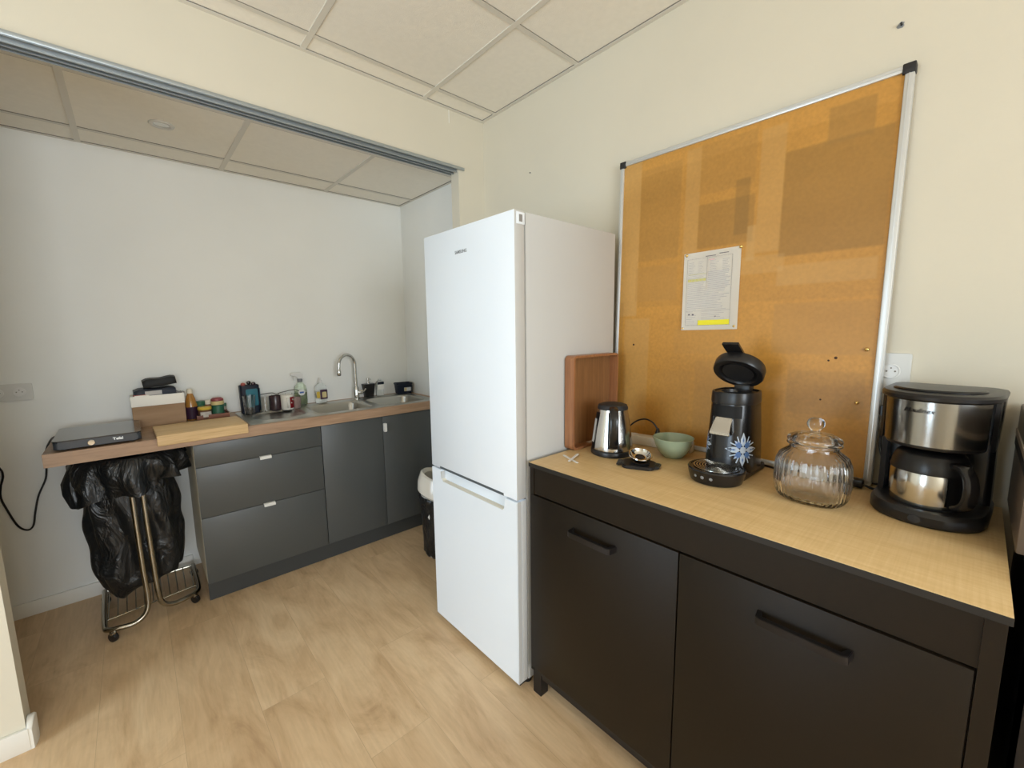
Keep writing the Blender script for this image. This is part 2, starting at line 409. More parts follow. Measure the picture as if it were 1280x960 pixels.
# ceilings: tile boards + the T bars
c1 = sbox('ceiling_main', 'tile', XW, YR, H+.0015, 0, 0, H+.1)
bm = B(); grid_mesh(bm, [-.4046-.6*i for i in range(9)], [-.127-.6*i for i in range(9)], XW, 0, YR, 0, H, t=.002)
box(bm, XW, -.020, H-.0034, 0, 0, H+.01); box(bm, -.020, YR, H-.0030, 0, -.0201, H+.01)
obj('ceiling_grid', bm, 'grid', c1)
bm = B()
for i in range(8):
    y = -.127-.6*i-.0125; box(bm, XW, y-.0008, H-.0012, -.020, y+.0008, H+.003)
for i in range(9):
    x = -.4046-.6*i+.0125; box(bm, x-.0006, YR, H-.0012, x+.0006, -.020, H+.003)
box(bm, XW, -.0225, H-.0012, -.020, -.0205, H+.003); box(bm, -.0225, YR, H-.0012, -.0205, -.020, H+.003)
obj('tile_shadow_gap', bm, 'gap', c1)
c2 = sbox('ceiling_recess', 'tile', XW, .08, H2+.0015, XR, D, H2+.1)
bm = B(); grid_mesh(bm, [-.5826-.6*i for i in range(8)], [.8345, .2345], XW, XR, .08, D, H2, t=.002)
box(bm, XW, D-.016, H2-.0034, XR, D, H2+.01); box(bm, XR-.016, .08, H2-.0030, XR, D-.0161, H2+.01)
obj('ceiling_grid', bm, 'grid', c2)
bm = B()
for y in (.8345-.013, .2345+.013): box(bm, XW, y-.001, H2-.0012, XR, y+.001, H2+.003)
box(bm, XW, D-.019, H2-.0012, XR-.016, D-.0165, H2+.003); box(bm, XR-.019, .08, H2-.0012, XR-.0165, D-.016, H2+.003)
obj('tile_shadow_gap', bm, 'gap', c2)
# sliding door rail left under the lintel
bm = B()
box(bm, XW, -.010, HB-.012, -.150, -.0005, HB+.003, b=.001)
box(bm, XW, -.0005, HB-.006, -.189, .078, HB-.0005)
for y in (.018, .046, .074): box(bm, XW, y-.003, HB-.024, -.189, y+.003, HB-.006)
struct('trim_1', bm, 'rail')
# plaster joint on the lintel
bm = B(); box(bm, -.2445, -.0012, 2.57, -.2400, 0, H-.002); struct('trim_2', bm, 'skirt')
# skirting boards
sbox('baseboard_back', 'skirt', XW, D-.013, 0, -1.52, D, .075, b=.002)
bm = B(); box(bm, XW, -.020, 0, -2.066, -.0065, .080, b=.002); struct('baseboard_left', bm, 'skirt')
bm = B()   # side piece of the stub's skirting, bowed and chipped
secs = []
for i in range(8):
    t = i/7; y = -.018+.092*t; off = .006*math.sin(PI*t)
    top = .098-.022*(2*t-1)**2+.008*math.sin(5*t)
    secs.append([(-2.070, y, 0), (-2.058+off, y, 0), (-2.058+off, y, top-.004), (-2.062+off, y, top), (-2.070, y, top)])
rings(bm, secs); struct('trim_3', bm, 'skirt')
sbox('baseboard_right', 'skirt', -.013, YR, 0, 0, -2.25, .08, b=.002)
sbox('wall_added_blocker', 'wall', -3.42, YR, 0, -3.32, -1.75, H)  # unseen wall, added to shade the right end of the sideboard
# the far side of the room with its windows (daylight comes from here)
def window_wall(name, axis, pos, a0, a1, wins, z0, z1):
    bm = B(); t = .12
    def bx(u0, u1, za, zb):
        if axis == 'x': box(bm, pos-t, u0, za, pos, u1, zb)
        else: box(bm, u0, pos-t, za, u1, pos, zb)
    cur = a0
    for (u0, u1) in wins:
        bx(cur, u0, 0, H+.1); bx(u0, u1, 0, z0); bx(u0, u1, z1, H+.1); cur = u1
    bx(cur, a1, 0, H+.1)
    struct(name, bm, 'wall')
WL = [(-2.35, -.55)]
WB = [(-3.05, -1.05)]
window_wall('wall_left', 'x', XW, YR, D, WL, .12, 2.25)
window_wall('wall_rear', 'y', YR, XW, .12, WB, .85, 2.3)
k = 1
def win_frame(axis, pos, u0, u1, z0, z1):
    global k
    r = thing('window_%d' % k, None, None); r['kind'] = 'structure'; k += 1
    bm = B()
    def bx(b_, ua, ub, za, zb, d0=-.08, d1=-.03):
        if axis == 'x': box(b_, pos+d0, ua, za, pos+d1, ub, zb)
        else: box(b_, ua, pos+d0, za, ub, pos+d1, zb)
    um = (u0+u1)/2
    for a in ((u0, u0+.05, z0, z1), (u1-.05, u1, z0, z1), (um-.035, um+.035, z0+.05, z1-.05), (u0+.05, u1-.05, z0, z0+.05), (u0+.05, u1-.05, z1-.05, z1)): bx(bm, *a)
    obj('window_frame', bm, 'trim', r)
    g = B(); bx(g, u0+.05, u1-.05, z0+.05, z1-.05, -.058, -.054); obj('window_pane', g, 'wgl', r)
for w in WL: win_frame('x', XW, w[0], w[1], .12, 2.25)
for w in WB: win_frame('y', YR, w[0], w[1], .85, 2.3)

# ------------------------------------------------------------ fixtures on walls and ceiling
dl = thing('ceiling_downlight', 'small round recessed downlight, switched off, in the low recess ceiling', 'ceiling light', (-1.476, .548, H2+.0015))
bm = B(); lathe(bm, [(.030, -.001), (.034, -.006), (.046, -.0055), (.049, -.001), (.049, 0)], n=36, cap0=False); obj('ring', bm, 'plate', dl)
bm = B(); lathe(bm, [(.0001, -.0015), (.0305, -.0018), (.0305, 0)], n=30); obj('lamp_glass', bm, 'steel', dl)

def nail(label, y, z, big):
    t = thing('wall_nail', label, 'nail', (0, y, z))
    bm = B(); tube(bm, [(0, 0, 0), (-.012 if big else -.006, 0, -.001)], .0026 if big else .002, 8, False); obj('nail_shaft', bm, 'dkmetal', t)
    bm = B(); random.seed(3)
    pts = [(.014*(1 if big else .4)*math.cos(a*PI/4+.6)*random.uniform(.3, 1.1), .012*(1 if big else .4)*math.sin(a*PI/4+.6)*random.uniform(.4, 1)) for a in range(8)]
    prism(bm, pts, -.0008, -.0001, 'X'); obj('plaster_chip', bm, 'logo', t)
nail('dark nail in chipped plaster above the top right corner of the cork board', -1.871, 2.251, True)
nail('tiny nail high on the wall above the fridge', -.399, 2.256, False)

def socket(r, x, z, axis, s=.036):
    """round french socket well on a plate part r; axis 'y' faces -y, 'x' faces -x"""
    def put(bm):
        f = (lambda c: (x+c[0], c[2], z+c[1])) if axis == 'y' else (lambda c: (c[2], x+c[0], z+c[1]))
        return warp(bm, f)
    bm = B(); lathe(bm, [(.0225, -.0125), (.022, -.0128), (.019, -.0128), (.0185, -.0112), (.0001, -.0112)], n=28, cap0=False); o = obj('socket_well', put(bm), 'strip', r)
    bm = B()
    for dx, dy, q in ((-.0095, 0, .0024), (.0095, 0, .0024), (0, .0095, .0022)): lathe(bm, [(q, -.0119), (q, -.0112)], (dx, dy, 0), 10)
    obj('contact_hole', put(bm), 'gap', o)
ws = thing('wall_socket', 'double white wall socket above the left end of the kitchen worktop', 'socket', (-2.14, D, 1.147))
bm = B(); prism(bm, rrect(-.078, -.041, .078, .041, .006), -.011, -.0005, 'Y', b=.002); pl = obj('cover_plate', bm, 'plate', ws)
socket(ws, .034, 0, 'y'); socket(ws, -.037, 0, 'y')
ws = thing('wall_socket', 'grey double wall socket half hidden behind the right edge of the cork board', 'socket', (0, -1.925, 1.225))
bm = B(); prism(bm, rrect(-.043, -.115, .043, .115, .006), -.011, -.0005, 'X', b=.002); obj('cover_plate', bm, 'plate', ws)
socket(ws, 0, .062, 'x'); socket(ws, 0, -.055, 'x')

# ------------------------------------------------------------ kitchen units
SKX0, SKX1, SKY0, SKY1 = -1.238, -.062, .507, .985
wt = B()
x0, x1 = KL, XR
bx0, bx1, by0, by1 = SKX0+.02, SKX1-.02, SKY0+.02, SKY1-.02
for a in ((x0, KY, bx0, D), (bx1, KY, x1, D), (bx0, KY, bx1, by0), (bx0, by1, bx1, D)):
    box(wt, a[0], a[1], K-.058, a[2], a[3], K)
bmesh.ops.remove_doubles(wt, verts=wt.verts, dist=.0001)
tag(obj('kitchen_worktop', wt, 'worktop'), 'long brown oak-look worktop running along the back wall of the recess', 'worktop')

def handle_tab(parent, x, z, y, vertical=False):
    bm = B()
    if vertical: prism(bm, rrect(x-.009, z-.028, x+.009, z+.028, .003), y-.020, y-.0005, 'Y', b=.0015)
    else:
        prism(bm, [(y-.0005, z-.002), (y-.0005, z+.004), (y-.016, z+.004), (y-.022, z-.003), (y-.022, z-.012), (y-.019, z-.012), (y-.019, z-.003), (y-.014, z)], x-.028, x+.028, 'X')
    return tag(obj('handle', bm, 'strip', parent), 'small white handle')
YD = .500   # front of the doors
du = thing('drawer_unit', 'grey kitchen drawer unit beneath the chopping board, left of the sink cupboard', 'kitchen cabinet', (-1.19, .78, 0))
X0, X1 = -1.4965+1.19, -.8846+1.19
y_ = YD-.78
bm = B(); box(bm, X0, y_+.020, .114, X0+.018, D-.78-.004, K-.060); obj('side_panel', bm, 'kside', du)
bm = B(); box(bm, X0+.018, y_+.022, .114, X1-.001, D-.78-.004, K-.060); obj('carcass', bm, 'blackm', du)
for (za, zb, nm, h) in ((.745, .862, 'drawer_front', False), (.4745, .7425, 'drawer_front', True), (.114, .472, 'drawer_front', True)):
    f = pbox(nm, 'kgrey', du, X0+.001, y_, za, X1-.002, y_+.019, zb, b=.001)
    if h: handle_tab(f, -1.187+1.19, zb+.0015, y_)
pbox('plinth', 'kgrey2', du, X0+.003, y_+.045, .001, X1, y_+.063, .1125)
su = thing('sink_unit', 'grey two-door sink cupboard between the drawer unit and the fridge', 'kitchen cabinet', (-.5, .78, 0))
X0, X1 = -.8846+.5, XR+.5-.002
pbox('carcass', 'blackm', su, X0+.001, y_+.022, .114, X1, D-.78-.004, .70)
d1 = pbox('door', 'kgrey', su, X0+.002, y_, .114, -.4965+.5-.0018, y_+.019, .862, b=.001)
d2 = pbox('door', 'kgrey', su, -.4965+.5+.0018, y_, .114, -.108+.5-.0018, y_+.019, .862, b=.001)
handle_tab(d2, -.484+.5, .790, y_, True)
pbox('filler_panel', 'kgrey', su, -.108+.5+.0018, y_, .114, X1, y_+.019, .862, b=.001)
pbox('plinth', 'kgrey2', su, X0, y_+.045, .001, X1, y_+.063, .1125)

# sink with drainer
sk = thing('kitchen_sink', 'stainless steel double-bowl sink with a drainer, set into the oak worktop', 'sink', ((SKX0+SKX1)/2, (SKY0+SKY1)/2, K))
cx, cy = (SKX0+SKX1)/2, (SKY0+SKY1)/2
def bowl_ring(x0, y0, x1, y1, r, z, n=6): return [(p[0]-cx, p[1]-cy, z) for p in rrect(x0, y0, x1, y1, r, n)]
B1 = (-.868, .560, -.508, .900); B2 = (-.462, .560, -.108, .900)
bm = B()
outer = [bm.verts.new((p[0]-cx, p[1]-cy, .003)) for p in rrect(SKX0, SKY0, SKX1, SKY1, .012, 3)]
low = [bm.verts.new((p[0]-cx, p[1]-cy, .0003)) for p in rrect(SKX0-.002, SKY0-.002, SKX1+.002, SKY1+.002, .012, 3)]
for i in range(len(outer)): j = (i+1) % len(outer); bm.faces.new((low[i], low[j], outer[j], outer[i]))
eds = [bm.edges.get((outer[i], outer[(i+1) % len(outer)])) for i in range(len(outer))]
holes = []
DR = (-1.205, .545, -.895, .905)
for (q, r) in ((B1, .06), (B2, .06), (DR, .15)):
    hv = [bm.verts.new(p) for p in bowl_ring(*q, r, .003)]
    eds += [bm.edges.new((hv[i], hv[(i+1) % len(hv)])) for i in range(len(hv))]; holes.append((q, r, hv))
bmesh.ops.triangle_fill(bm, edges=eds, use_beauty=True)
for (q, r, hv) in holes:
    prev = hv
    lv = [(.006, .0012), (.014, -.010), (.020, -.10), (.045, -.150), (.12, -.158)] if r < .1 else [(.010, .006), (.018, .004), (.026, -.006), (.05, -.010), (.10, -.011)]
    for (ins, z) in lv:
        cur = [bm.verts.new(p) for p in bowl_ring(q[0]+ins, q[1]+ins, q[2]-ins, q[3]-ins, min(max(.012, r-ins*.6), (q[2]-q[0])/2-ins-.002, (q[3]-q[1])/2-ins-.002), z)]
        for i in range(len(cur)): j = (i+1) % len(cur); bm.faces.new((prev[i], prev[j], cur[j], cur[i]))
        prev = cur
    bm.faces.new(prev)
obj('sink_basin', bm, 'steel2', sk)
for q in (B1, B2):
    bm = B(); lathe(bm, [(.042, .001), (.040, .003), (.028, .001), (.0001, .001)], ((q[0]+q[2])/2-cx, (q[1]+q[3])/2-cy, -.158), 28, cap0=False); obj('drain', bm, 'chrome', sk)

fa = thing('kitchen_tap', 'chrome swan-neck mixer tap standing between the two sink bowls', 'tap', (-.482, .945, K+.0032))
bm = B(); lathe(bm, [(.026, 0), (.026, .006), (.019, .012), (.0185, .085), (.015, .093), (.0001, .094)], n=32); obj('tap_body', bm, 'chrome', fa)
bm = B(); P = [(0, 0, .07), (0, 0, .16), (0, 0, .255)]
dx, dy = Vector((-.96, -.30)).normalized()
R_ = .068
for i in range(1, 9):
    a = PI*i/8; P.append((dx*R_*(1-math.cos(a)), dy*R_*(1-math.cos(a)), .255+R_*math.sin(a)*1.1))
P.append((dx*2*R_*1.01, dy*2*R_*1.01, .212))
tube(bm, P, .0105, 16, k=5); obj('spout', bm, 'chrome', fa)
bm = B(); e = P[-1]; lathe(bm, [(.0108, .01), (.0135, 0), (.0135, -.026), (.011, -.030), (.0001, -.030)], (e[0], e[1], e[2]+.004), 24); obj('aerator', bm, 'chrome', fa)
bm = B(); tube(bm, [(.012, -.004, .052), (.042, -.012, .052)], .0165, 20, False); tube(bm, [(.040, -.012, .052), (.052, -.020, .060), (.060, -.028, .074)], .0050, 10); obj('lever', bm, 'chrome', fa)

# ------------------------------------------------------------ fridge
FX, FB, FY0, FY1, FH = -.673, -.618, -1.0, -.405, 1.829
fr = thing('fridge_freezer', 'tall white fridge-freezer between the anthracite sideboard and the recess', 'fridge', (-.33, -.70, 0))
ox, oy = .33, .70
def F(nm, mat, *a, b=0, label=None, parent=None): return pbox(nm, mat, parent or fr, a[0]+ox, a[1]+oy, a[2], a[3]+ox, a[4]+oy, a[5], b=b, label=label)
F('body', 'fshade', FB, FY0+.001, .028, -.078, FY1-.001, FH-.002, b=.003)
F('gasket', 'gasket', FB-.006, FY0+.010, .05, FB-.0002, FY1-.010, FH-.03)
up = F('upper_door', 'white', FX, FY0, .7915, FB-.006, FY1, FH, b=.005)
F('grip_strip', 'grip', FX-.0006, -.925, .7918, FX+.02, -.478, .8022, parent=up, label='dark grey grip strip')
# lower door: scooped handle recess at the top edge
bm = B()
out = [(FY0, .035), (FY1, .035), (FY1, .7845), (-.476, .7845), (-.482, .777), (-.482, .742), (-.492, .730), (-.918, .730), (-.928, .742), (-.928, .777), (-.934, .7845), (FY0, .7845)]
prism(bm, [(a+oy, b_) for a, b_ in out], FX+ox, FX+.024+ox, 'X', b=.0022)
box(bm, FX+.0235+ox, FY0+oy, .035, FB-.006+ox, FY1+oy, .7845, b=.002)
ld = obj('lower_door', bm, 'white', fr)
bm = B(); prism(bm, [(-.484+oy, .7315), (-.4835+oy, .742), (-.494+oy, .7345), (-.918+oy, .7345), (-.918+oy, .7305), (-.494+oy, .7305)], FX+.004+ox, FX+.0232+ox, 'X'); obj('recess_edge', bm, 'cream', ld)
for d_ in (up, ld):     # door side faces get the shaded white, painting the weaker light there
    d_.data.materials.append(M['fshade'])
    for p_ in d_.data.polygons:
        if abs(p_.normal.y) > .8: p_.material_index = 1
bm = text_bm('SAMSUNG', .0175, .0003, bold=.0004); warp(bm, lambda c: (FX-.0005+ox-c[2], -.685+oy-c[0]*1.0, 1.731+c[1])); obj('brand_lettering', bm, 'logo', up)
bm = B(); box(bm, FB-.045+ox, FY0-.0012+oy, 1.782, FB-.006+ox, FY0+.002+oy, 1.822, b=.0008); hg = obj('hinge_cover', bm, 'white', fr)
bm = B(); box(bm, FB-.033+ox, FY0-.002+oy, 1.790, FB-.018+ox, FY0+oy, 1.814); obj('hinge_slot', bm, 'gasket', hg)
for (x, y) in ((-.60, -.97), (-.60, -.43), (-.08, -.97), (-.08, -.43)):
    bm = B(); lathe(bm, [(.018, 0), (.018, .012), (.010, .014), (.010, .029)], (x+ox, y+oy, .0005), 16); obj('foot', bm, 'black', fr)
F('hinge_bracket', 'dkmetal', FX+.012, FY0+.006, .022, FB+.02, FY0+.034, .034)

# ------------------------------------------------------------ sideboard
sb = thing('sideboard', 'dark anthracite two-door sideboard with a light oak top, right of the fridge', 'sideboard', (-.32, -1.6, 0))
ox, oy = .32, 1.6
def Q(nm, mat, *a, b=0, label=None, parent=None): return pbox(nm, mat, parent or sb, a[0]+ox, a[1]+oy, a[2], a[3]+ox, a[4]+oy, a[5], b=b, label=label)
XB = -.004
Q('carcass', 'anth2', SX+.022, SY0-.003, .104, XB, SY1+.003, S-.0155)
Q('side_panel', 'anth', SX+.001, SY0-.001, .100, XB, SY0-.019, S-.0155)
Q('side_panel', 'anth', SX+.001, SY1+.001, .100, XB, SY1+.028, S-.0155)
Q('top_rail', 'anth', SX+.004, SY0-.0192, .8215, SX+.022, SY1+.0282, S-.0155)
Q('bottom_rail', 'anth2', SX+.003, SY0-.0192, .098, SX+.022, SY1+.0282, .112)
dA = Q('door', 'anth', SX-.001, SY0-.004, .1135, SX+.018, -1.5978, .8175, b=.0012)
dB = Q('door', 'anth', SX-.001, -1.6012, .1135, SX+.018, SY1+.031, .8175, b=.0012)
def bar_handle(parent, y0, y1, z):
    bm = B()
    prism(bm, [(SX-.001+ox, y1+oy), (SX-.001+ox, y1+.006+oy), (SX-.026+ox, y1+.016+oy), (SX-.034+ox, y1+.022+oy), (SX-.034+ox, y0-.022+oy), (SX-.026+ox, y0-.016+oy), (SX-.001+ox, y0-.006+oy), (SX-.001+ox, y0+oy),
               (SX-.018+ox, y0+oy), (SX-.034+.0001+ox, y0-.012+oy), (SX-.040+ox, y0-.020+oy), (SX-.040+ox, y1+.020+oy), (SX-.034+ox, y1+.012+oy), (SX-.018+ox, y1+oy)][0:0] or
          [(SX-.0015+ox, y0+oy), (SX-.030+ox, y0-.004+oy), (SX-.036+ox, y0-.014+oy), (SX-.036+ox, y1+.014+oy), (SX-.030+ox, y1+.004+oy), (SX-.0015+ox, y1+oy), (SX-.0015+ox, y1+.010+oy), (SX-.024+ox, y1+.016+oy), (SX-.024+ox, y0-.016+oy), (SX-.0015+ox, y0-.010+oy)],
          z-.010, z+.010, 'Z', b=.0012)
    tag(obj('handle', bm, 'dkmetal', parent), 'black bar handle')
bar_handle(dA, -1.228, -1.403, .748)
bar_handle(dB, -1.796, -1.976, .747)
Q('top', 'top', SX-.004, SY0+.001, S-.015, XB, SY1-.003, S, b=.0006, label='light oak top')
Q('edge_band', 'anth2', SX-.0052, SY0+.0015, S-.0158, SX-.0035, SY1-.0035, S-.0012)
for (x, y) in ((SX+.008, SY0-.006), (SX+.008, SY1+.046), (-.075, SY0-.006), (-.075, SY1+.046), (SX+.008, -1.58)):
    Q('leg', 'dkmetal', x, y, .0005, x+.040, y-.040, .0995)
Q('base_rail', 'dkmetal', SX+.012, SY0-.046, .075, SX+.040, SY1+.046, .098)

# ------------------------------------------------------------ cork board leaning on the wall
CY0, CY1, CZ0, CZ1 = -1.912, -.985, S, 2.128      # right edge, left edge
bw, bh = CY1-CY0, CZ1-CZ0
lean = math.atan2(.030, bh)
cb = thing('cork_board', 'large aluminium-framed cork board leaning on the wall behind the coffee machines', 'notice board', (-.040, (CY0+CY1)/2, S+.0006))
cb.rotation_euler = (0, lean, 0)
hw = bw/2; cmt = cork_mat(-hw, hw, 0, bh)
bm = B(); box(bm, -.014, -hw+.012, .012, .002, hw-.012, bh-.012); obj('cork_sheet', bm, cmt, cb)
def frame_bar(a, b_, horizontal):
    bm = B()
    if horizontal:
        for (d0, d1, z0, z1) in ((-.020, .006, a, b_),): box(bm, d0, -hw+.001, z0, d1, hw-.001, z1, b=.003)
        box(bm, -.0215, -hw+.02, (a+b_)/2-.001, -.0195, hw-.02, (a+b_)/2+.001)
    else:
        box(bm, -.020, a, .001, .006, b_, bh-.001, b=.003)
        box(bm, -.0215, (a+b_)/2-.001, .02, -.0195, (a+b_)/2+.001, bh-.02)
    obj('frame', bm, 'alu', cb)
frame_bar(0, .018, True); frame_bar(bh-.018, bh, True); frame_bar(-hw, -hw+.020, False); frame_bar(hw-.018, hw, False)
for s in (-1, 1):
    bm = B(); box(bm, -.023, s*(hw+.002), bh-.024, .007, s*(hw-.026), bh+.003, b=.003); obj('corner_cap', bm, 'blackm', cb)
def on_board(y, z, d=.0):
    """world point on the front of the cork at world y, z"""
    l = Vector((-.014-d, y-(CY0+CY1)/2, z-S-.0006)); 
    return Matrix.Rotation(lean, 4, 'Y') @ l + Vector((-.040, (CY0+CY1)/2, S+.0006))
# stains / holes left in the cork
for i, (y, z, r) in enumerate(((-1.080, 1.350, .0045), (-1.797, 1.322, .0045), (-1.779, 1.313, .003), (-1.767, 1.187, .003))):
    bm = B(); lathe(bm, [(r, 0), (r*.6, .0006), (.0001, .0007)], n=10, cap0=False)
    warp(bm, lambda c: (-.014-c[2], y-(CY0+CY1)/2+c[0], z-S+c[1])); obj('pin_hole', bm, 'hole', cb)
# notice sheet
PY0, PY1, PZ0, PZ1 = -1.503, -1.295, 1.413, 1.709
pc = on_board((PY0+PY1)/2, PZ0, .0012)
ns = thing('notice_sheet', 'white printed form with yellow highlighted boxes pinned to the cork board', 'paper', pc)
ns.rotation_euler = (math.radians(-.8), lean, 0)
pw, ph = .208, .294
bm = B(); g = []
for i in range(9):
    row = []
    for j in range(9):
        u = i/8-.5; v = j/8; row.append(bm.verts.new((-.0012-.004*abs(2*u)**3*(1-v)*.9, -u*pw, v*ph)))
    g.append(row)
for i in range(8):
    for j in range(8): bm.faces.new((g[i][j], g[i+1][j], g[i+1][j+1], g[i][j+1]))
r = bmesh.ops.solidify(bm, geom=bm.faces[:], thickness=.0003); obj('sheet', bm, 'paper', ns)
def pr(nm, mat, rects):
    bm = B()
    for (u0, u1, v0, v1) in rects:   # u from left .. v from bottom (fractions)
        n = 5
        for q in range(n):
            ua = u0+(u1-u0)*q/n; ub = u0+(u1-u0)*(q+1)/n
            f = lambda u, v: (-.0020-.004*abs(2*(u-.5))**3*(1-v)*.9, -(u-.5)*pw, v*ph)
            bm.faces.new([bm.verts.new(f(*p)) for p in ((ua, v0), (ub, v0), (ub, v1), (ua, v1))])
    obj(nm, bm, mat, ns, flat=True)
random.seed(8)
L1 = []
v = .87
while v > .74:
    L1 += [(.10, .10+random.uniform(.08, .14), v, v+.004), (.27, .27+random.uniform(.05, .1), v, v+.004), (.48, .48+random.uniform(.1, .16), v, v+.005), (.70, .70+random.uniform(.08, .13), v, v+.005)]; v -= .021
v = .73
while v > .50:
    L1 += [(.09, .09+random.uniform(.28, .33), v, v+.005), (.45, .45+random.uniform(.30, .40), v, v+.0075)]; v -= .0165
while v > .27:
    L1 += [(.09, .09+random.uniform(.55, .77), v, v+.006)]; v -= .0185
while v > .05:
    L1 += [(.09, .09+random.uniform(.10, .18), v, v+.005), (.36, .36+random.uniform(.30, .45), v, v+.004)] if v > .13 else [(.09, .24, v, v+.003)]; v -= .024
pr('text_lines', 'ink', L1)
pr('heading', 'ink2', [(.40, .58, .930, .938), (.64, .80, .945, .953), (.07, .865, .917, .9185), (.07, .073, .06, .917), (.862, .865, .06, .917), (.43, .433, .52, .917), (.07, .865, .058, .060), (.30, .303, .06, .13), (.07, .865, .245, .2465), (.12, .15, .195, .215), (.19, .225, .19, .21), (.60, .625, .16, .175)])
pr('red_stamp', 'pinkk', [(.46, .56, .880, .893)])
pr('highlighted_box', 'yellow', [(.305, .86, .062, .125)])
pr('highlighted_line', 'olive', [(.09, .42, .628, .660), (.10, .42, .716, .722)])
def pin(y, z, label, mat='brass', group=None):
    p = on_board(y, z, .0)
    t = thing('push_pin', label, 'pin', p, group=group); t.rotation_euler = (0, lean, 0)
    f = lambda c: (-c[2], c[0], c[1])
    bm = B(); lathe(bm, [(.0055, .0018), (.0058, .0032), (.0045, .0052), (.002, .0065), (.0001, .0068)], n=14); obj('pin_head', warp(bm, f), mat, t)
    bm = B(); lathe(bm, [(.0008, -.004), (.0008, .002)], n=6); obj('pin_shaft', warp(bm, f), mat, t)
pin(PY1-.006, PZ1-.010, 'metal pin at the top left corner of the pinned form')
pin(PY0+.006, PZ1-.004, 'metal pin at the top right corner of the pinned form')
pin(PY1-.004, PZ0+.006, 'metal pin at the bottom left corner of the pinned form')
pin(PY0+.012, PZ0+.012, 'metal pin at the bottom right corner of the pinned form')
pin(-1.870, 1.351, 'upper of the two lone brass pins near the right frame of the cork board')
pin(-1.859, 1.188, 'lower of the two lone brass pins near the right frame of the cork board')

# ------------------------------------------------------------ things on the sideboard
T0 = S+.0006
# wooden tray on its side against the fridge
ty = thing('wooden_tray', 'reddish brown wooden tray standing on its side against the fridge', 'tray', (-.262, -1.0035, T0))
hx, dp, hh = .150, .046, .378
bm = B(); box(bm, -hx+.008, -.008, .008, hx-.008, -.002, hh-.008); obj('tray_base', bm, 'traywood2', ty)
bm = B()
for ring in (0,):
    o_ = rrect(-hx, 0, hx, hh, .018, 5); i_ = rrect(-hx+.009, .009, hx-.009, hh-.009, .010, 5); n = len(o_)
    V = [[bm.verts.new((p[0], y, p[1])) for p in src] for (src, y) in ((o_, -.001), (o_, -dp), (i_, -dp), (i_, -.001))]
    for a in range(4):
        for i in range(n): bm.faces.new((V[a][i], V[a][(i+1) % n], V[(a+1) % 4][(i+1) % n], V[(a+1) % 4][i]))
obj('tray_rim', bm, 'traywood', ty)
bm = B(); prism(bm, rrect(-.03, .0092, .085, .0105, .0005, 1), -.034, -.018, 'Y'); obj('grip_slot', bm, 'cream', ty)

# kettle
ke = thing('electric_kettle', 'brushed steel electric kettle with black handle, beside the wooden tray', 'kettle', (-.318, -1.166, T0))
bm = B(); lathe(bm, [(.078, 0), (.081, .003), (.081, .016), (.079, .020), (.0001, .0205)], n=48); obj('power_base', bm, 'black', ke)
bm = B(); lathe(bm, [(.077, .021), (.0785, .023), (.0785, .028), (.075, .06), (.068, .11), (.060, .155), (.0565, .178), (.0001, .178)], n=56); obj('jug', bm, 'steel', ke)
bm = B(); lathe(bm, [(.0575, .176), (.0570, .184), (.053, .192), (.040, .1965), (.0001, .198)], n=40); obj('kettle_lid', bm, 'blackm', ke)
ang = math.radians(-142)   # handle, towards the camera
hd = Vector((math.cos(ang), math.sin(ang), 0)); hs = Vector((-hd.y, hd.x, 0))
bm = B()
path = catmull([hd*.052+Vector((0, 0, .184)), hd*.088+Vector((0, 0, .178)), hd*.106+Vector((0, 0, .150)), hd*.108+Vector((0, 0, .10)), hd*.098+Vector((0, 0, .062)), hd*.074+Vector((0, 0, .040))], 6)
secs = []
for i, p in enumerate(path):
    t = (path[min(i+1, len(path)-1)]-path[max(i-1, 0)]).normalized(); nn = t.cross(hs).normalized()
    w = .0165; d = .008
    secs.append([p+hs*(w*math.copysign(abs(math.cos(a))**.6, math.cos(a)))+nn*(d*math.copysign(abs(math.sin(a))**.6, math.sin(a))) for a in [2*PI*q/14 for q in range(14)]])
rings(bm, secs); obj('handle', bm, 'gloss', ke)
bm = B()
def cone_r(z): return .0795-.022*min(1, max(0, (z-.02)/.158))
secs = []
for i in range(8):
    z = .035+.135*i/7; r = cone_r(z)+.0006; w = .021-.002*i/7
    secs.append([hd*(math.cos(a)*(r+.002))+hs*(math.sin(a)*(r+.002))+Vector((0, 0, z)) for a in [(-1+2*q/8)*w/r for q in range(9)]])
R0 = rings(bm, secs, False, False, closed=False); bmesh.ops.solidify(bm, geom=bm.faces[:], thickness=.002); obj('handle_strip', bm, 'black', ke)
ga = math.radians(148); gd = Vector((math.cos(ga), math.sin(ga), 0)); gs = Vector((-gd.y, gd.x, 0))
for nm, mt, w, z0, z1, off in (('gauge_frame', 'black', .015, .025, .165, .001), ('water_gauge', 'strip', .0095, .050, .140, .0040)):
    bm = B(); secs = []
    for i in range(8):
        z = z0+(z1-z0)*i/7; r = cone_r(z)+off
        secs.append([gd*(math.cos(a)*r)+gs*(math.sin(a)*r)+Vector((0, 0, z)) for a in [(-1+2*q/6)*w/r for q in range(7)]])
    rings(bm, secs, False, False, closed=False); bmesh.ops.solidify(bm, geom=bm.faces[:], thickness=.0015); obj(nm, bm, mt, ke)
bm = B(); sd = -hd
prism(bm, [(-.018, .150), (.018, .150), (.014, .178), (-.014, .178)], .050, .072, 'X'); warp(bm, lambda c: (sd.x*c[0]-sd.y*c[1], sd.y*c[0]+sd.x*c[1], c[2])); obj('pouring_spout', bm, 'steel', ke)
bm = B(); kx, ky_ = -.318, -1.166
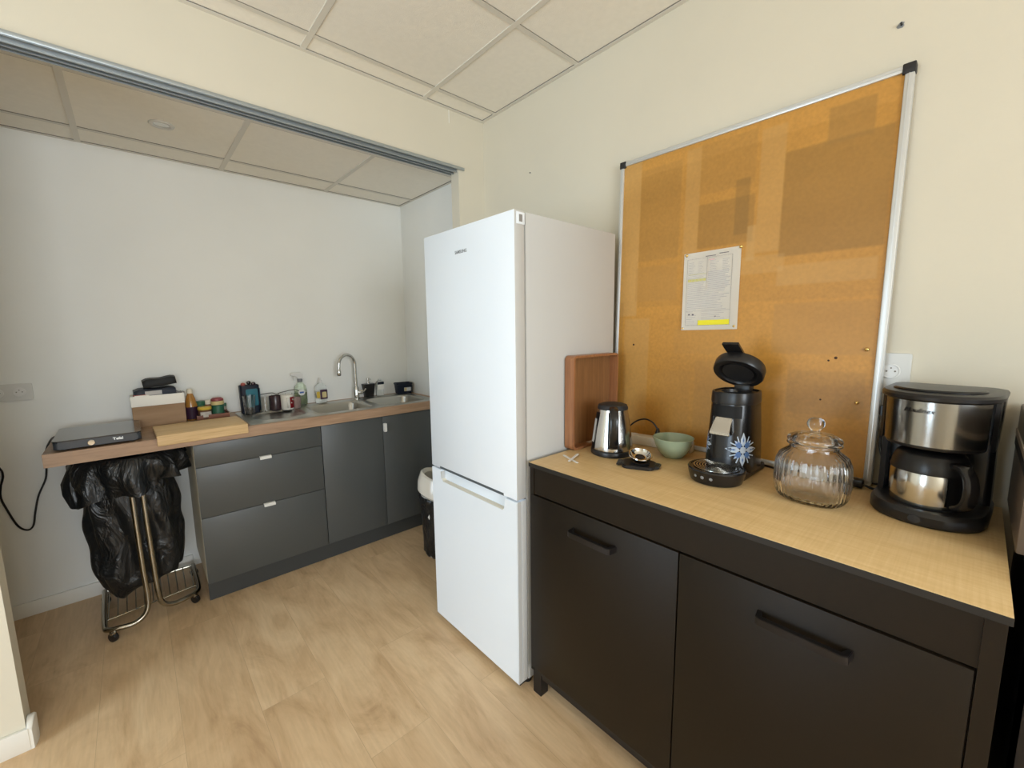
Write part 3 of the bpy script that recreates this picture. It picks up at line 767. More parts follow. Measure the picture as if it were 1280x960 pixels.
tube(bm, [(-.27-kx, -1.13-ky_, .008), (-.20-kx, -1.115-ky_, .03), (-.142-kx, -1.150-ky_, .088), (-.132-kx, -1.190-ky_, .109), (-.130-kx, -1.225-ky_, .104), (-.130-kx, -1.247-ky_, .085), (-.130-kx, -1.253-ky_, .066)], .0032, 8); cd = obj('power_cord', bm, 'black', ke)
bm = B(); lathe(bm, [(.006, .040), (.009, .030), (.014, .018), (.015, .002), (.0001, .002)], (-.130-kx, -1.254-ky_, .0405), 14, sy=.75); obj('plug', bm, 'black', cd)

# power strips
ps = thing('power_strip', 'cream multi-socket power strip lying behind the kettle and the green bowl', 'power strip', (-.116, -1.235, T0), .15)
bm = B(); box(bm, -.022, -.15, 0, .022, .138, .038, b=.004); obj('strip_case', bm, 'cream', ps)
for i in range(4):
    if i == 2: continue
    bm = B(); lathe(bm, [(.018, .0382), (.0175, .0392), (.0155, .0392), (.0150, .0384), (.0001, .0384)], (0, -.12+i*.07, 0), 24, cap0=False); obj('outlet', bm, 'plate', ps)
ps = thing('power_strip', 'white multi-socket power strip behind the ribbed glass jar', 'power strip', (-.100, -1.785, T0))
bm = B(); box(bm, -.022, -.072, 0, .022, .075, .036, b=.004); obj('strip_case', bm, 'strip', ps)
for i in range(3):
    bm = B(); lathe(bm, [(.016, .0362), (.0155, .0372), (.0135, .0372), (.0130, .0364), (.0001, .0364)], (0, -.046+i*.047, 0), 24, cap0=False); obj('outlet', bm, 'plate', ps)
pc_ = thing('extension_lead', 'black plug and lead at the foot of the cork board beside the filter coffee maker', 'cable', (-.100, -1.882, T0))
bm = B(); box(bm, -.013, -.018, .004, .013, .022, .028, b=.004); obj('plug', bm, 'black', pc_)
bm = B(); tube(bm, [(0, -.016, .014), (.004, -.040, .006), (.020, -.062, .012), (.045, -.058, .06), (.062, -.040, .12), (.078, -.038, .190), (.084, -.040, .225)], .0034, 8); obj('cable', bm, 'black', pc_)
bm = B(); lathe(bm, [(.017, -.03), (.018, -.004), (.014, 0)], n=20); warp(bm, lambda c: (.088+c[2]*.7, -.042+c[0], .230+c[1])); obj('wall_plug', bm, 'black', pc_)

# sage bowl
bo = thing('green_bowl', 'sage green ceramic bowl between the kettle and the pod machine', 'bowl', (-.196, -1.354, T0))
bm = B(); lathe(bm, [(.034, 0), (.036, .002), (.040, .006), (.054, .022), (.065, .045), (.0725, .072), (.0733, .0745), (.0715, .0755), (.0695, .072), (.061, .045), (.048, .021), (.03, .010), (.0001, .008)], n=56); obj('bowl_body', bm, 'sage', bo)

# pod holder
ph_ = thing('pod_holder', 'black coffee pod holder with a round steel sieve, lying in front of the green bowl', 'coffee pod holder', (-.386, -1.330, T0), math.radians(25))
bm = B()
out = rrect(-.044, -.052, .044, .060, .020, 5)
prism(bm, out, 0, .012, 'Z', b=.003); prism(bm, [(-.018, .055), (.018, .055), (.024, .078), (-.024, .078)], .001, .013, 'Z', b=.003); prism(bm, [(-.030, -.050), (.030, -.050), (.022, -.070), (-.020, -.066)], .001, .011, 'Z', b=.003)
obj('holder_tray', bm, 'black', ph_)
bm = B()
lathe(bm, [(.026, -.014), (.034, -.004), (.0385, .004), (.0405, .007), (.0395, .010), (.037, .0095), (.033, .002), (.026, -.005), (.020, -.007), (.0205, -.003), (.017, -.003), (.016, -.008), (.0001, -.008)], n=40)
rt = Matrix.Rotation(math.radians(-15), 4, 'Y') @ Matrix.Rotation(math.radians(6), 4, 'X')
warp(bm, lambda c: rt @ Vector(c)+Vector((.0, .0, .036))); sv = obj('steel_sieve', bm, 'chrome', ph_)
bm = B(); lathe(bm, [(.016, -.0075), (.012, -.004), (.0001, -.003)], n=20, cap0=False); warp(bm, lambda c: rt @ Vector(c)+Vector((0, 0, .036))); obj('coffee_residue', bm, 'ground_coffee', sv)
bm = B(); lathe(bm, [(.027, .012), (.032, .014), (.035, .019), (.0352, .020), (.034, .020), (.031, .016), (.027, .0135)], n=36, cap0=False, cap1=False); warp(bm, lambda c: Vector((c[0], c[1], c[2]-.001))); obj('holder_ring', bm, 'black', ph_)

# white stirrers
for (x, y, rz, L_, z, lb) in ((-.500, -1.108, 70, .052, 0, 'white plastic stirrer near the fridge, the one lying underneath its twin'), (-.485, -1.112, 20, .050, .0034, 'white plastic stirrer near the fridge, lying across the top of its twin')):
    t = thing('plastic_stirrer', lb, 'stirrer', (x, y, T0+z), math.radians(rz), 'white stirrers by the fridge')
    bm = B(); prism(bm, [(-L_, -.004), (L_*.8, -.0055), (L_, -.003), (L_, .003), (L_*.8, .0055), (-L_, .004)], 0, .003, 'Z', b=.0008); obj('stick', bm, 'strip', t)

# pod coffee machine --------------------------------------------------
pm = thing('pod_coffee_machine', 'black pod coffee machine with its lid open and snowflake decorations', 'coffee machine', (-.20, -1.568, T0))
def body_sec(t):   # z, half width, front x, back x  (local)
    keys = [(0, .020, .075, -.095, .100), (.5, .13, .071, -.088, .096), (.8, .205, .067, -.082, .090), (1, .268, .0645, -.076, .078)]
    for a, b_ in zip(keys, keys[1:]):
        if t <= b_[0]:
            k_ = (t-a[0])/(b_[0]-a[0]); return [a[i]+(b_[i]-a[i])*k_ for i in range(1, 5)]
    return keys[-1][1:]
def body_pt(t, a, off=0):
    z, w, xf, xb = body_sec(t); c = (xf+xb)/2; rx = (xb-xf)/2+off; w += off
    e = .72
    return Vector((c-rx*math.copysign(abs(math.cos(a))**e, math.cos(a)), -w*math.copysign(abs(math.sin(a))**e, math.sin(a)), z))
bm = B()
N = 56
secs = [[body_pt(t/16, 2*PI*i/N) for i in range(N)] for t in range(17)]
top = [p+Vector((0, 0, .006)) for p in [body_pt(1, 2*PI*i/N, -.004) for i in range(N)]]
top2 = [p+Vector((0, 0, -.012)) for p in [body_pt(1, 2*PI*i/N, -.010) for i in range(N)]]
rings(bm, secs+[top, top2]); obj('machine_body', bm, 'gloss', pm)
bm = B(); lathe(bm, [(.060, 0), (.060, .004), (.045, .006), (.043, -.004), (.0001, -.006)], (0, 0, .266), 36, sx=1.08, cap0=False); obj('brewing_seat', bm, 'black', pm)
# head rim
bm = B()
rr = [[body_pt(t, 2*PI*i/N, o_)+Vector((0, 0, dz)) for i in range(N)] for (t, o_, dz) in ((.90, .0006, 0), (.92, .002, 0), (1, .0025, -.002), (1, .001, .006), (1, -.004, .007))]
rings(bm, rr, False, False); obj('head_rim', bm, 'black', pm)
# base with drip tray
bm = B()
def foot(r, z): 
    return [(-.132-.0+r*math.cos(a)*1.0 if math.cos(a) < 0 else -.132+min(r*math.cos(a)*1.0+.0, .2), r*math.sin(a)*1.02, z) for a in [2*PI*i/56 for i in range(56)]]
rings(bm, [foot(.070, 0), foot(.074, .003), foot(.0795, .022), foot(.0825, .040), foot(.080, .0445), foot(.074, .0445), foot(.073, .042), ]); obj('drip_base', bm, 'gloss', pm)
bm = B(); box(bm, -.12, -.070, .001, .098, .070, .024, b=.006); obj('machine_foot', bm, 'black', pm)
bm = B()
for q in range(7):
    r0 = .0155+.0083*q
    for dz in (0,):
        lathe(bm, [(r0-.0022, .0425), (r0-.0018, .0462), (r0+.0018, .0462), (r0+.0022, .0425)], (-.132, 0, 0), 48, cap0=False, cap1=False)
obj('drip_grille', bm, 'steel', pm)
bm = B(); prism(bm, rrect(-.150, -.012, -.114, .012, .008), .0427, .0468, 'Z', b=.001); obj('grille_plate', bm, 'steel', pm)
def foot_pt(ang, z, off): r = .0795+.003*(z-.022)/.018+off; return Vector((-.132-r*math.cos(ang), -r*1.02*math.sin(ang), z))
for i, (an, rr_) in enumerate(((-.42, .0045), (-.12, .0055), (.20, .0050))):
    bm = B(); lathe(bm, [(rr_, 0), (rr_*.8, .0012), (.0001, .0016)], n=16, cap0=False)
    warp(bm, lambda c: foot_pt(an+c[0]/.08, .024+c[1], c[2]+.0002)); obj('button', bm, 'logo', pm)
bm = text_bm('SENSEO', .0065, .0002); warp(bm, lambda c: foot_pt(-.12+c[0]/.08, .0115+c[1]*.9, .0+c[2]-.002)); obj('brand_lettering', bm, 'alu', pm)
# coffee spout (chrome)
bm = B()
w0 = .026
prof = [(-.083, .196), (-.094, .196), (-.099, .188), (-.102, .180), (-.124, .158), (-.128, .148), (-.122, .142), (-.100, .146), (-.083, .150)]
R1 = [[(p[0], s*(w0+(.188-p[1])*.10 if p[1] < .18 else w0), p[1]) for p in prof] for s in (-1, 1)]
rings(bm, R1); bmesh.ops.bevel(bm, geom=[e for e in bm.edges], offset=.0022, segments=2, affect='EDGES'); obj('coffee_spout', bm, 'chrome', pm)
bm = B()
N2 = 18
secs = [[body_pt(t, a, .0012) for a in [(-1+2*i/N2)*.62 for i in range(N2+1)]] for t in (.76, .80, .85, .89)]
rings(bm, secs, False, False, closed=False); bmesh.ops.solidify(bm, geom=bm.faces[:], thickness=.001); obj('front_recess', bm, 'blackm', pm)
# open lid
LT = math.radians(40)
hin = Vector((.062, 0, .276))
ld_ = Vector((-math.cos(LT), 0, math.sin(LT))); ln = Vector((-math.sin(LT), 0, -math.cos(LT)))  # direction to front edge, inner normal
def lidp(u, v, n_): return hin+ld_*(u+.0)+Vector((0, -v, 0))-ln*n_
bm = B()
def lr(r, n_, c=.082): return [lidp(c+r*math.cos(a), r*math.sin(a), n_) for a in [2*PI*i/48 for i in range(48)]]
rings(bm, [lr(.050, .010), lr(.056, .006), lr(.060, .000), lr(.074, .000), lr(.0765, .004), lr(.077, .028), lr(.074, .036), lr(.050, .040)]); lid = obj('lid', bm, 'black', pm)
bm = B(); rings(bm, [lr(.047, .004), lr(.047, .0095), lr(.040, .0098), lr(.0395, .008), lr(.010, .008)]); obj('seal_disc', bm, 'blackm', lid)
bm = B()   # lever over the lid: a strap that runs over the top and ends in a tab
path = [(-.002, .030), (.03, .046), (.08, .050), (.13, .046), (.158, .038), (.184, .034), (.204, .032)]
secs = []
for (u, n_) in path:
    w = .021 if u < .15 else .025
    secs.append([lidp(u, s, n_+d) for (s, d) in ((-w, -.004), (-w, .003), (-w+.003, .005), (w-.003, .005), (w, .003), (w, -.004))])
rings(bm, secs); obj('lid_lever', bm, 'gloss', lid)
bm = B(); box(bm, .045, -.026, .250, .086, .026, .290, b=.006); obj('hinge', bm, 'black', pm)
# snowflake stickers
def flake(ac, tc_, size):
    rr0 = .085
    def put(c, off): # c in metres on unrolled surface (s right, h up)
        a = ac - c[0]/rr0; t = tc_ + c[1]/.248
        p = body_pt(t, a, .0006+off); return p
    w_, b_ = B(), B()
    def poly(bm, pts, off=0): 
        vs = [bm.verts.new(put(p, off)) for p in pts]; c = bm.verts.new(put((sum(p[0] for p in pts)/len(pts), sum(p[1] for p in pts)/len(pts)), off+.0001))
        for i in range(len(vs)): bm.faces.new((vs[i], vs[(i+1) % len(vs)], c))
    for q in range(8):
        an = PI/4*q+PI/2; ca, sa = math.cos(an), math.sin(an)
        rot = lambda p: ((p[0]*ca-p[1]*sa)*size, (p[0]*sa+p[1]*ca)*size)
        lng = 1.0 if q % 2 == 0 else .78
        pet = [(.18, 0), (.40*lng, .17), (.66*lng, .17), (1*lng, 0), (.66*lng, -.17), (.40*lng, -.17)]
        poly(w_ if q % 2 == 0 else b_, [rot(p) for p in pet])
        if q % 2 == 0:
            poly(b_, [rot(p) for p in [(.45, 0), (.58, .05), (.78, 0), (.58, -.05)]], .0004)
        else:
            for s in (1, -1): poly(w_, [rot(p) for p in [(.50, s*.16), (.82, s*.30), (.86, s*.24), (.55, s*.10)]], .0003)
            poly(w_, [rot(p) for p in [(.55, 0), (.62, .05), (.80, 0), (.62, -.05)]], .0004)
    poly(w_, [(.22*size*math.cos(PI/4*i), .22*size*math.sin(PI/4*i)) for i in range(8)], .0005)
    s = obj('snowflake_decoration', w_, 'snow', pm, flat=True)
    obj('blue_petals', b_, 'snowb', s, flat=True)
flake(.74, .345, .060)
flake(-.98, .36, .048)
bm = B(); tube(bm, [(.096, -.020, .012), (.118, -.040, .006), (.112, -.075, .005), (.100, -.110, .006)], .0034, 8); obj('power_cord', bm, 'black', pm)

# ribbed glass jar -------------------------------------------------------
gj = thing('glass_jar', 'empty ribbed clear glass biscuit jar with a knobbed glass lid', 'jar', (-.308, -1.814, T0))
NJ = 204
def jr(w, d, z, rib): # oval ring with vertical ribs
    out = []
    for i in range(NJ):
        a = 2*PI*i/NJ; k_ = 1+rib*math.cos(34*a); e = .86
        out.append((d*k_*math.copysign(abs(math.cos(a))**e, math.cos(a)), w*k_*math.copysign(abs(math.sin(a))**e, math.sin(a)), z))
    return out
bm = B()
outer = [(.050, .036, 0, 0), (.066, .050, .001, 0), (.076, .058, .008, .006), (.084, .064, .022, .016), (.0885, .067, .055, .020), (.0885, .067, .085, .020), (.0865, .066, .112, .014), (.079, .061, .131, .012), (.064, .055, .143, .005), (.056, .052, .150, 0), (.056, .052, .158, 0)]
inner = [(.0525, .0485, .158, 0), (.0525, .0485, .150, 0), (.056, .050, .142, 0), (.075, .057, .130, 0), (.0825, .062, .111, 0), (.0845, .063, .085, 0), (.0845, .063, .055, 0), (.080, .060, .023, 0), (.070, .052, .011, 0), (.04, .03, .008, 0)]
rings(bm, [jr(*q) for q in outer+inner]); obj('jar_body', bm, 'glass', gj, sharp=1.5)
bm = B(); lathe(bm, [(.051, .159), (.062, .1595), (.064, .163), (.063, .167), (.060, .168), (.063, .171), (.064, .175), (.060, .182), (.045, .189), (.020, .192), (.011, .194), (.0095, .199), (.015, .205), (.0205, .213), (.021, .221), (.017, .230), (.009, .235), (.0001, .236)], n=48, sx=1.0, cap0=False)
R2 = None
lathe(bm, [(.051, .159), (.051, .150), (.046, .150), (.046, .166), (.040, .178), (.020, .184), (.0001, .185)], n=48, cap0=False, cap1=True)
bmesh.ops.remove_doubles(bm, verts=bm.verts, dist=.00005); obj('jar_lid', bm, 'glass', gj, sharp=1.2)

# filter coffee maker ------------------------------------------------------
cm = thing('filter_coffee_maker', 'black and steel filter coffee maker at the right end of the sideboard', 'coffee maker', (-.175, -2.040, T0), math.radians(-4))
def dshape(w, xf, xb, z, e=.62, n=40, c0=-.02):
    """D outline: curved front (towards -x), square-ish back"""
    pts = []
    for i in range(n+1):
        a = -PI/2+PI*i/n
        pts.append((c0-(c0-xf)*abs(math.cos(a))**.85 if abs(math.cos(a)) > 1e-9 else c0, -w*math.sin(a), z))
    pts += [(xb-.012, -w, z), (xb, -w+.012, z), (xb, w-.012, z), (xb-.012, w, z)]
    return pts
bm = B(); rings(bm, [dshape(.104, -.128, .118, 0), dshape(.108, -.134, .120, .006), dshape(.108, -.136, .120, .026), dshape(.104, -.130, .118, .036), dshape(.099, -.122, .116, .038)]); bs = obj('base', bm, 'black', cm)
bm = B(); lathe(bm, [(.013, 0), (.0115, .0022), (.0001, .0024)], n=24, cap0=False); warp(bm, lambda c: (-.1365-c[2]+abs(c[0])*.10+.0005, c[0]+.006, .018+c[1]*.85)); obj('switch', bm, 'blackm', bs)
bm = B(); lathe(bm, [(.070, .0385), (.070, .0405), (.0001, .0405)], (-.038, 0, 0), 40); obj('hot_plate', bm, 'blackm', cm)
bm = B()
def col_ring(z, w): return [(p[0], p[1], z) for p in rrect(.030, -w, .118, w, .014, 5)]
rings(bm, [col_ring(.036, .104), col_ring(.18, .102), col_ring(.19, .103), col_ring(.308, .107)]); obj('water_tank', bm, 'gloss', cm)
for s in (-1, 1):
    bm = B(); prism(bm, [(-.040, s*.0955), (.034, s*.0965), (.034, s*.1035), (-.030, s*.103)] if s > 0 else [(-.030, -.103), (.034, -.1035), (.034, -.0965), (-.040, -.0955)], .186, .306, 'Z', b=.002)
    obj('side_cheek', bm, 'black', cm)
bm = B(); prism(bm, [(-.012, .088), (.034, .088), (.034, .102), (-.006, .101)], .036, .19, 'Z', b=.002); obj('side_column', bm, 'black', cm)
# steel filter housing
bm = B(); CXc = -.030
def arc_wall(bm, r, z0, z1, a0, a1, n, thick, rt_=None):
    secs = []
    for z, rr_ in ((z0, r), (z1, rt_ or r)):
        secs.append([(CXc-rr_*math.cos(a), -rr_*math.sin(a)*1.03, z) for a in [a0+(a1-a0)*i/n for i in range(n+1)]])
    rings(bm, secs, False, False, closed=False); bmesh.ops.solidify(bm, geom=bm.faces[:], thickness=thick)
arc_wall(bm, .0900, .194, .301, -1.45, 1.30, 48, .003, .0925); hs_ = obj('filter_housing', bm, 'steel', cm)
bm = B(); lathe(bm, [(.086, .186), (.0875, .190), (.0875, .304), (.0001, .304)], (CXc, 0, 0), 48, sy=1.03, cap0=True); obj('housing_core', bm, 'black', cm)
bm = text_bm('Moulinex', .0150, .0002, shear=.4, bold=.0001)
warp(bm, lambda c: (CXc-(.0940+c[2])*math.cos(c[0]/.093-.24), (.0940+c[2])*1.03*-math.sin(c[0]/.093-.24), .279+c[1])); obj('brand_lettering', bm, 'black', hs_)
bm = B(); rings(bm, [dshape(.102, -.126, .118, .302, c0=0), dshape(.108, -.130, .121, .306, c0=0), dshape(.109, -.131, .122, .314, c0=0), dshape(.105, -.127, .120, .320, c0=0), dshape(.092, -.115, .112, .323, c0=0)]); lidm = obj('lid_cover', bm, 'black', cm)
bm = B(); lathe(bm, [(.080, .3232), (.0805, .326), (.077, .329), (.05, .3303), (.0001, .331)], (-.028, .002, 0), 48, sy=1.03); obj('lid_flap', bm, 'black', lidm)
# carafe
bm = B(); lathe(bm, [(.066, .041), (.070, .043), (.0715, .050), (.0735, .085), (.0735, .115), (.071, .124), (.0001, .124)], (CXc-.010, 0, 0), 56); cf = obj('carafe', bm, 'steel', cm)
bm = B(); lathe(bm, [(.0738, .1235), (.0745, .128), (.070, .150), (.063, .166), (.056, .172), (.030, .178), (.0001, .180)], (CXc-.010, 0, 0), 48); obj('carafe_lid', bm, 'black', cf)
ha = math.radians(-134); hd2 = Vector((math.cos(ha), math.sin(ha), 0)); hs2 = Vector((-hd2.y, hd2.x, 0)); c0 = Vector((CXc-.010, 0, 0))
bm = B()
path = catmull([c0+hd2*.060+Vector((0, 0, .150)), c0+hd2*.088+Vector((0, 0, .152)), c0+hd2*.106+Vector((0, 0, .132)), c0+hd2*.110+Vector((0, 0, .100)), c0+hd2*.102+Vector((0, 0, .068)), c0+hd2*.080+Vector((0, 0, .053))], 6)
secs = []
for i, p in enumerate(path):
    t = (path[min(i+1, len(path)-1)]-path[max(i-1, 0)]).normalized(); nn = t.cross(hs2).normalized()
    secs.append([p+hs2*(.014*math.copysign(abs(math.cos(a))**.7, math.cos(a)))+nn*(.009*math.copysign(abs(math.sin(a))**.7, math.sin(a))) for a in [2*PI*q/14 for q in range(14)]])
rings(bm, secs); obj('carafe_handle', bm, 'gloss', cf)
bm = B(); secs = []
for z in (.050, .07, .10, .126):
    secs.append([c0+hd2*(math.cos(a)*.0752)+hs2*(math.sin(a)*.0752)+Vector((0, 0, z)) for a in [(-1+2*q/8)*.21 for q in range(9)]])
rings(bm, secs, False, False, closed=False); bmesh.ops.solidify(bm, geom=bm.faces[:], thickness=.002); obj('handle_strap', bm, 'black', cf)
bm = B(); tube(bm, [(.118, .055, .02), (.135, .085, .010), (.130, .120, .006), (.120, .15, .006)], .0034, 8); obj('power_cord', bm, 'black', cm)
bm = B(); prism(bm, rrect(.088, .085, .100, .27, .004, 3), -.002, .006, 'Z') ; bm.free()
bm = B(); secs = []
prism(bm, rrect(.045, .060, .100, .300, .006, 3), .1045, .1075, 'Y') ; obj('water_gauge', bm, 'plate', cm)

# appliance beyond the sideboard ----------------------------------------
ct = thing('side_cart', 'black cart at the right edge of the photo carrying the brown appliance', 'cart', (-.26, -2.47, 0))
bm = B(); box(bm, -.25, -.27, .90, .25, .27, .952, b=.004); obj('cart_top', bm, 'blackm', ct)
for sx in (-.23, .23):
    for sy in (-.25, .25):
        bm = B(); box(bm, sx-.018, sy-.018, .0005, sx+.018, sy+.018, .90); obj('leg', bm, 'dkmetal', ct)
bm = B(); box(bm, -.25, -.27, .30, .25, .27, .32, b=.003); box(bm, -.248, .262, .32, .25, .268, .90); obj('shelf', bm, 'blackm', ct)
mo = thing('microwave_oven', 'dark brown metal microwave cut off by the right edge of the photo', 'microwave', (-.21, -2.44, .9525))
bm = B(); box(bm, -.19, -.23, .012, .19, .262, .27, b=.005); obj('casing', bm, 'brownmetal', mo)
bm = B(); box(bm, -.192, -.232, .192, .1915, .2645, .207, b=.001); obj('trim_band', bm, 'brownlt', mo)
bm = B(); box(bm, -.191, -.231, .166, .1912, .2635, .190, b=.001); obj('vent_slot', bm, 'blackm', mo)
bm = B(); box(bm, -.198, -.215, .03, -.1905, .24, .25, b=.003); dr = obj('door', bm, 'gloss', mo)
bm = B(); tube(bm, [(-.199, .20, .05), (-.222, .20, .06), (-.222, .20, .22), (-.199, .20, .23)], .006, 10, False); obj('handle', bm, 'steel', dr)
for sx in (-.16, .16):
    for sy in (-.2, .2):
        bm = B(); lathe(bm, [(.014, 0), (.012, .0125)], (sx, sy, 0), 14); obj('foot', bm, 'black', mo)

# ------------------------------------------------------------ things on the kitchen worktop
KT = K+.0006
# portable hob
hb = thing('induction_hob', 'portable grey-black induction hob with a silver knob at the left end of the worktop', 'hob', (-1.828, .685, KT), math.radians(1.0))
bm = B(); prism(bm, rrect(-.143, -.178, .143, .178, .016, 5), .008, .040, 'Z', b=.004); obj('casing', bm, pb('hob_casing', (.045, .050, .058), .35), hb)
bm = B(); prism(bm, rrect(-.145, -.181, .145, .181, .018, 5), .0402, .0455, 'Z', b=.0015); obj('glass_plate', bm, pb('hob_glass', (.028, .028, .028), .16, coat=.5), hb)
bm = B(); lathe(bm, [(.0125, 0), (.0125, .008), (.011, .010), (.0001, .0102)], n=28, cap0=False); warp(bm, lambda c: (-.025+c[0], -.1782-c[2], .0235+c[1])); obj('control_knob', bm, 'steel', hb)
bm = text_bm('Tefal', .016, .0003, bold=.0005); warp(bm, lambda c: (.062+c[0]*1.1, -.1786-c[2], .0255+c[1])); obj('brand_lettering', bm, 'alu', hb)
for sx in (-.11, .11):
    for sy in (-.14, .14):
        bm = B(); lathe(bm, [(.014, 0), (.014, .009)], (sx, sy, 0), 14); obj('foot', bm, 'black', hb)
bm = B(); W = [(-1.969, .80, K+.020), (-1.995, .84, K+.012), (-2.020, .93, K-.02), (-2.045, 1.0, .85), (-2.054, 1.015, .78), (-2.059, 1.02, .733), (-2.068, 1.02, .690), (-2.098, 1.02, .617), (-2.117, 1.02, .538), (-2.131, 1.02, .470), (-2.153, 1.02, .454), (-2.181, 1.02, .487), (-2.207, 1.02, .582), (-2.218, 1.02, .642), (-2.212, 1.02, .697), (-2.200, 1.02, .747), (-2.207, 1.015, .79), (-2.25, 1.01, .86), (-2.30, 1.01, .95)]
r_ = Matrix.Rotation(math.radians(-1), 4, 'Z')
tube(bm, [r_ @ (Vector(p)-Vector((-1.828, .685, KT))) for p in W], .0042, 8); obj('power_cord', bm, 'black', hb)

# chopping board with a front lip
cbd = thing('chopping_board', 'thick bamboo chopping board hooked over the worktop front, right of the hob', 'chopping board', (-1.4535, .60, KT), math.radians(1.5))
bm = B()
prism(bm, [(.150, 0), (.150, .020), (-.128, .020), (-.133, .017), (-.133, -.030), (-.130, -.033), (-.115, -.033), (-.1145, 0)], -.180, .192, 'X', b=.002); obj('board', bm, 'bamboo', cbd)

# cardboard box with groceries
bx_ = thing('cardboard_box', 'open brown cardboard box with a white top band, behind the hob', 'box', (-1.598, .945, KT), math.radians(1))
w, d, h = .111, .072, .168
bm = B()
for a in ((-w, -d, 0, w, d, .003), (-w, -d, .003, w, -d+.003, .115), (-w, d-.003, .003, w, d, .115), (-w, -d+.003, .003, -w+.003, d-.003, .115), (w-.003, -d+.003, .003, w, d-.003, .115)): box(bm, *a)
obj('box_walls', bm, 'card', bx_)
bm = B(); e = .0015
for a in ((-w-e, -d-e, .112, w+e, -d+.003, h), (-w-e, d-.003, .112, w+e, d+e, h-.004), (-w-e, -d, .112, -w+.003, d, h-.002), (w-.003, -d, .112, w+e, d, h)): box(bm, *a, b=.0006)
obj('white_band', bm, 'paper', bx_)
def pouch(name, label, cat, loc, rz, w, d, h, mat, tilt=0, crimp=True, band=None):
    t = thing(name, label, cat, loc, rz)
    bm = B(); secs = []
    for i in range(9):
        u = i/8; x = -w+2*w*u; k_ = (math.sin(PI*min(max(u, .04), .96)))**.16 if crimp else 1
        zz = h*k_; wav = .006*math.sin(7*u+1)
        secs.append([(x, -d*.9, wav*.3), (x, -d, zz*.5+wav), (x, -d*.85, zz+wav), (x, d*.85, zz+wav+.002), (x, d, zz*.5+wav), (x, d*.9, wav*.3)])
    rings(bm, secs); o = obj('pack', bm, mat, t, rot=(0, tilt, 0))
    if band:
        bm = B(); box(bm, -w*.5, -d-.0012, h*.3, w*.3, -d+.002, h*.75); obj('printed_label', bm, band, o)
    return t
pouch('coffee_pack', 'black foil coffee pack lying on top of the pile in the cardboard box', 'pack', (-1.580, .950, KT+.212), 0, .072, .048, .046, 'foil', -.12)
pouch('coffee_pack', 'black pack with grey print lying lower in the cardboard box', 'pack', (-1.606, .935, KT+.155), .05, .088, .050, .048, 'navy', -.02, band='ink')
rb = thing('tea_box', 'small red box at the left of the cardboard box', 'box', (-1.664, .902, KT+.140), .1)
bm = B(); box(bm, -.032, -.022, 0, .032, .022, .034, b=.001); obj('carton', bm, 'brick', rb)
bm = B(); box(bm, -.030, -.0225, .026, .030, -.0215, .031); obj('printed_stripe', bm, 'paper', rb)
pouch('spice_sachet', 'dark crumpled sachet at the right inside the cardboard box', 'pack', (-1.514, .930, KT+.142), -.2, .026, .034, .032, 'plum', .25)
bm = B(); lathe(bm, [(.0001, .0)]+[(.03, .001), (.03, .05), (.0001, .05)][0:0], n=6) if False else None
bm.free()
fl = thing('folded_packs', 'flat packets at the bottom of the cardboard box, seen under the black packs', 'pack', (-1.598, .945, KT+.0036))
bm = B(); box(bm, -.104, -.062, 0, .104, .062, .134, b=.004); obj('packs', bm, 'blackm', fl)

# amber bottle, jars, tray right of the box
ab = thing('syrup_bottle', 'amber syrup bottle with a beige cap and a dark purple label', 'bottle', (-1.455, .925, KT))
bm = B(); lathe(bm, [(.026, 0), (.030, .004), (.030, .075), (.0285, .09), (.022, .125), (.014, .150), (.012, .156), (.0001, .157)], n=32); obj('bottle_body', bm, 'amber', ab)
bm = B(); lathe(bm, [(.0315, .008), (.0318, .03), (.0318, .068), (.031, .078)], n=32, cap0=False, cap1=False); bmesh.ops.solidify(bm, geom=bm.faces[:], thickness=.0006); obj('label_wrap', bm, 'purple', ab)
bm = B(); lathe(bm, [(.0145, .155), (.0150, .160), (.0135, .178), (.010, .182), (.0001, .183)], n=24); obj('cap', bm, 'cream', ab)
tr = thing('spice_tray', 'low reddish brown tray holding the small jars behind the chopping board', 'tray', (-1.362, .905, KT))
bm = B()
for a in ((-.078, -.055, 0, .078, .055, .003), (-.078, -.055, .003, .078, -.052, .030), (-.078, .052, .003, .078, .055, .034), (-.078, -.052, .003, -.075, .052, .032), (.075, -.052, .003, .078, .052, .034)): box(bm, *a)
obj('tray_body', bm, 'rbrown', tr)
def jar(label, x, y, r, h, body, lid, lid2=None, z=.0035, band=None, nm='spice_jar'):
    t = thing(nm, label, 'jar', (x, y, KT+z))
    bm = B(); lathe(bm, [(r*.85, 0), (r, .004), (r, h*.72), (r*.9, h*.76), (.0001, h*.765)], n=28); obj('jar_body', bm, body, t)
    bm = B(); lathe(bm, [(r*1.03, h*.77), (r*1.06, h*.79), (r*1.06, h*.97), (r*.95, h), (.0001, h*1.001)], n=28); obj('jar_lid', bm, lid, t)
    if lid2:
        bm = B(); lathe(bm, [(r*1.0, h*1.003), (r*1.02, h*1.01), (r*1.0, h*1.12), (r*.7, h*1.20), (.0001, h*1.21)], n=28); obj('lid_top', bm, lid2, t)
    if band:
        bm = B(); secs = [[(r*1.02*math.cos(a), r*1.02*math.sin(a), z_) for a in [-2.4+1.9*i/10 for i in range(11)]] for z_ in (h*.2, h*.62)]
        rings(bm, secs, False, False, closed=False); bmesh.ops.solidify(bm, geom=bm.faces[:], thickness=.0006); obj('jar_label', bm, band, t)
jar('squat jar with a yellow lid and white label, front left of the spice tray', -1.398, .880, .032, .072, 'brown', 'yel', band='paper')
jar('jar with a dark green lid directly behind the yellow-lidded jar', -1.412, .940, .024, .100, 'green', 'green')
